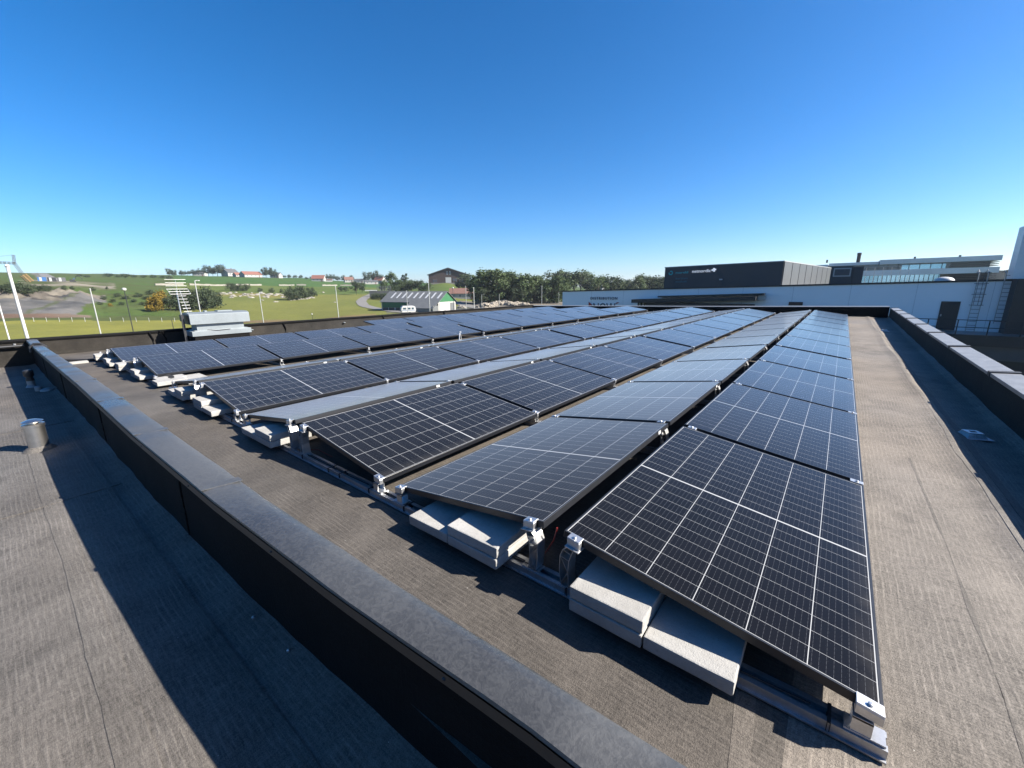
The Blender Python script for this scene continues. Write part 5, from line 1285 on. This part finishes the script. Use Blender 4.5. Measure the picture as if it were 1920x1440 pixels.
# walkway and railing at the right
wk = empty('walkway', (8, YB - 2.5, -2), label='dark raised walkway in front of the black door', cat='walkway')
b = MB(); b.box(3.0, 22, YB - 3.2, YB - .02, -2.35, -2.0); rel(b.build('deck', M_GREYCLAD), wk)
b = MB(); b.box(3.0, 22, YB - 3.4, YB - 3.21, -2.7, -1.98); rel(b.build('edge_beam', M_BLACK), wk)
b = MB(); b.box(3.0, 22, YB - 3.1, YB - 2.9, -3.6, -2.71); rel(b.build('lower_band', M_SLATE), wk)
b = MB(); b.box(3.0, 22, YB - 2.7, YB - 2.4, -7, -3.61); rel(b.build('base_wall', M_BLACK), wk)
rg = empty('railing', (8, YB - 3.3, -2), label='thin black railing along the walkway edge', cat='railing')
for z in (-1.02, -1.95 + .45):
    b = MB(); b.tube([(3.0, YB - 3.3, z), (22, YB - 3.3, z)], .028, 6); rel(b.build('rail', M_BLACK), rg)
for i in range(12):
    b = MB(); b.tube([(3.2 + i * 1.42, YB - 3.3, -2.4), (3.2 + i * 1.42, YB - 3.3, -1.0)], .032, 6); rel(b.build('post', M_BLACK), rg)
# tall dark building at the right edge
tb = empty('dark_tower_building', (13, YB - 1, -7), label='tall dark building with a pale upper corner at the right edge', cat='building')
b = MB(); b.box(8.6, 20, YB - 1.2, YB + 1.5, -7, 1.6); rel(b.build('wall', M_BLACK), tb)
b = MB(); XT = on_y(1906, 490, YB - .7).x
b.box(XT, 20, YB - .7, YB + .6, 1.61, 4.95)
for i in range(9): b.box(XT - .01, 20.02, YB - .72, YB - .69, 2.0 + i * .38, 2.03 + i * .38)
rel(b.build('upper_cladding', M_BAND), tb)
# dark office block with lettering
YD = 60.0
db = empty('dark_office_block', (-13, YD, -7), label='dark flat-roofed office block with pale lettering above the white building', cat='building')
XA, XB = -20.75, -6.45
zd = lambda x: 3.79 + (x - XA) * .020
sd = Vector((3.9, 34, 0))
b = MB(); b.prism([(XA, YD, -7), (XB, YD, -7), (XB, YD, zd(XB)), (XA, YD, zd(XA))], sd); rel(b.build('wall', M_DARKCLAD), db)
b = MB(); b.prism([(XA - .08, YD - .06, zd(XA)), (XB + .08, YD - .06, zd(XB)), (XB + .08, YD - .06, zd(XB) + .09), (XA - .08, YD - .06, zd(XA) + .09)], sd * 1.003); rel(b.build('parapet_cap', M_POLE), db)
for i in range(8):
    a, c = i / 8 + .004, (i + 1) / 8 - .004; p0 = Vector((XB + .04, YD, 0)) + sd * a; p1 = Vector((XB + .04, YD, 0)) + sd * c
    zz = 4.04
    b = MB(); b.prism([(p0.x, p0.y, -2), (p1.x, p1.y, -2), (p1.x, p1.y, zz), (p0.x, p0.y, zz)], (.06, -.007, 0)); rel(b.build('side_panel', M_SIDEP), db)
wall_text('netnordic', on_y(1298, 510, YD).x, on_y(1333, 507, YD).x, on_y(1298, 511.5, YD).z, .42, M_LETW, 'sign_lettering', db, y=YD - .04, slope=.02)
wall_text('moreld', on_y(1267, 515, YD).x, on_y(1290, 512, YD).x, on_y(1267, 513.5, YD).z, .34, M_TEAL, 'sign_lettering', db, y=YD - .04, slope=.02)
wall_text('karsten', on_y(1267, 524, YD).x, on_y(1289, 522, YD).x, on_y(1267, 524, YD).z, .28, M_TEALD, 'sign_lettering', db, y=YD - .04, slope=.02)
wall_text('moholt', on_y(1267, 530, YD).x, on_y(1288, 528, YD).x, on_y(1267, 530, YD).z, .28, M_TEALD, 'sign_lettering', db, y=YD - .04, slope=.02)
c0 = on_y(1258, 511.8, YD); b = MB(); r0 = .30
for k in range(9):
    a0, a1 = 2 * math.pi * k / 9 + .15, 2 * math.pi * (k + 1) / 9 - .02
    r1, r2 = r0 * .55, r0 * (1.0 + .06 * (k % 2))
    if k in (3,): continue
    b.prism([(c0.x + r1 * cos(a0), YD - .04, c0.z + r1 * sin(a0)), (c0.x + r2 * cos(a0), YD - .04, c0.z + r2 * sin(a0)), (c0.x + r2 * cos(a1), YD - .04, c0.z + r2 * sin(a1)), (c0.x + r1 * cos(a1), YD - .04, c0.z + r1 * sin(a1))], (0, -.03, 0))
rel(b.build('ring_emblem', M_TEAL), db)
c0 = on_y(1338.5, 506, YD); b = MB()
for k, (dx, dz, l) in enumerate(((0, .14, .2), (.17, .05, .2), (.06, -.14, .2), (-.16, -.02, .2))):
    b.prism([(c0.x + dx + .12 * cos(t) * (1 if k % 2 == 0 else 1.2), YD - .04, c0.z + dz + .12 * sin(t)) for t in [2 * math.pi * j / 10 for j in range(10)]], (0, -.03, 0))
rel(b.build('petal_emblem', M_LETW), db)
c0 = on_y(1352, 524, YD); b = MB(); b.box(c0.x - .18, c0.x + .18, YD - .3, YD - .01, c0.z - .08, c0.z + .08); rel(b.build('wall_lamp', M_WHITE, bevel=.04), db)
# roof plant beside it
rpv = empty('roof_plant_unit', (-2.2, YB + 8, 1), label='dark rooftop plant box with a pale louvre beside the grey side wall', cat='plant unit')
zq = zt(-2)
A0, A1 = on_y(1556, 520, YB + 8), on_y(1597, 520, YB + 8); A2 = on_y(1617, 520, YB + 8)
b = MB(); b.box(A0.x, A1.x, YB + 8, YB + 12, zq - .5, A0.z + 1.0); rel(b.build('casing', M_DARKCLAD), rpv)
b = MB(); b.box(A1.x + .02, A2.x, YB + 8.1, YB + 12, zq - .5, A0.z + .95); rel(b.build('side_casing', M_DARKCLAD), rpv)
l0, l1 = on_y(1561, 520, YB + 8), on_y(1594, 520, YB + 8)
b = MB(); b.box(l0.x, l1.x, YB + 7.95, YB + 7.99, A0.z + .05, A0.z + .85); rel(b.build('louvre_frame', M_POLE), rpv)
b = MB(); b.box(l0.x + .1, l1.x - .1, YB + 7.92, YB + 7.949, A0.z + .16, A0.z + .74); rel(b.build('louvre', M_SLATE), rpv)
# roof-edge handrail on the white building
hr_ = empty('roof_handrail', (0, YB + 20, 1.5), label='thin grey roof-edge handrail in front of the glazed offices', cat='handrail')
for i in range(10):
    x = -1.4 + i * .72; b = MB(); b.tube([(x, YB + 20, 1.2), (x, YB + 20, 3.15)], .018, 5); rel(b.build('post', M_POLE), hr_)
b = MB(); b.tube([(-1.4, YB + 20, 3.15), (5.1, YB + 20, 3.22)], .018, 5); rel(b.build('rail', M_POLE), hr_)
# long glazed offices behind
YO = 110.0
ob = empty('glazed_office_building', (10, YO, -7), label='long office building with pale horizontal bands and blue ribbon windows', cat='building')
X0, X1 = -9.0, 20.6
def band(name, z0, z1, m, x0=X0, x1=X1, dy=0.0, sl=.010):
    b = MB(); f = lambda x, z: z + (x - 20.6) * sl
    b.prism([(x0, YO + dy, f(x0, z0)), (x1, YO + dy, f(x1, z0)), (x1, YO + dy, f(x1, z1)), (x0, YO + dy, f(x0, z1))], (0, 16 - dy, 0)); return rel(b.build(name, m), ob)
band('core', -7, 5.3, M_GREYCLAD, x1=19.6, dy=1.0)
band('fascia', 5.15, 6.0, M_BAND, x0=4.6, dy=-.6); band('fascia', 3.05, 4.05, M_BAND, dy=-.6); band('fascia', 1.0, 1.7, M_BAND, dy=-.4)
band('fascia', 4.9, 5.5, M_BAND, x1=-3.5, dy=-.6); band('fascia', 5.2, 5.75, M_BAND, x0=-3.4, x1=4.5, dy=.2)
band('ribbon_window', 4.06, 5.14, M_GLASS, x0=-3.4, x1=19.5, dy=.5); band('ribbon_window', 1.71, 3.04, M_BLUEGL, x1=13.5, dy=.4); band('ribbon_window', 4.06, 4.9, M_BLUEGL, x0=8.0, x1=14.0, dy=.45)
for z in (4.25, 4.55, 4.85, 1.95, 2.25, 2.55, 2.85):
    band('louvre_blade', z, z + .1, M_DARKCLAD, x0=14.6, x1=20.4, dy=-.5)
for i in range(34):
    x = -8.4 + i * .66; b = MB(); f = (x - 20.6) * .01; b.box(x - .04, x + .04, YO + .28, YO + .39, 1.72 + f, 3.03 + f); rel(b.build('mullion', M_DARKCLAD), ob)
for i in range(12):
    x = -3 + i * 1.5; b = MB(); f = (x - 20.6) * .01; b.box(x - .04, x + .04, YO + .3, YO + .44, 4.07 + f, 5.13 + f); rel(b.build('mullion', M_DARKCLAD), ob)
for x in (9.5, 15.5, -4):
    b = MB(); b.box(x, x + .3, YO + 1, YO + 1.3, 5.7, 6.3); rel(b.build('roof_fixture', M_DARKMETAL), ob)
c0 = on_y(1612, 474, 130); b = MB(); b.tube([(c0.x, 130, -7), (c0.x, 130, c0.z)], .38, 10); b.lathe([(.42, c0.z - .5), (.42, c0.z)], (c0.x, 130, 0), 10)
tag(b.build('chimney_stack', M_BLACK, smooth=True), 'slim black chimney behind the glazed offices', 'chimney')
# hazy wooded rise far right
b = MB(); P = []
for i in range(40):
    a = az_of(1660) + (az_of(2600) - az_of(1660)) * i / 39; D = 700
    P.append((CAM.x + D * sin(a), CAM.y + D * cos(a), 1 + 22 * (i / 39) ** .5 + 8 * nz(i, 0, 0, .6)))
b.add([(x, y, -10) for x, y, z in P] + P + [(x * 1.3, y * 1.3, z * .8) for x, y, z in P], [(i, i + 1, 41 + i, 40 + i) for i in range(39)] + [(40 + i, 41 + i, 81 + i, 80 + i) for i in range(39)])
tag(b.build('wooded_hill', M_LEAFF, smooth=True), kind='structure')

# ------------------------------------------------------------------ thin summer haze
hm = bpy.data.materials.new('haze_air'); hm.use_nodes = True; ht = hm.node_tree; ht.nodes.clear()
ho = ht.nodes.new('ShaderNodeOutputMaterial'); hv = ht.nodes.new('ShaderNodeVolumePrincipled')
hv.inputs['Color'].default_value = (0.82, 0.9, 1.0, 1); hv.inputs['Density'].default_value = 0.00012; hv.inputs['Anisotropy'].default_value = 0.2
ht.links.new(hv.outputs[0], ho.inputs['Volume'])
b = MB(); b.box(-6300, 6300, -6300, 6300, -22, 62); hz_ = b.build('haze', hm); tag(hz_, kind='stuff')
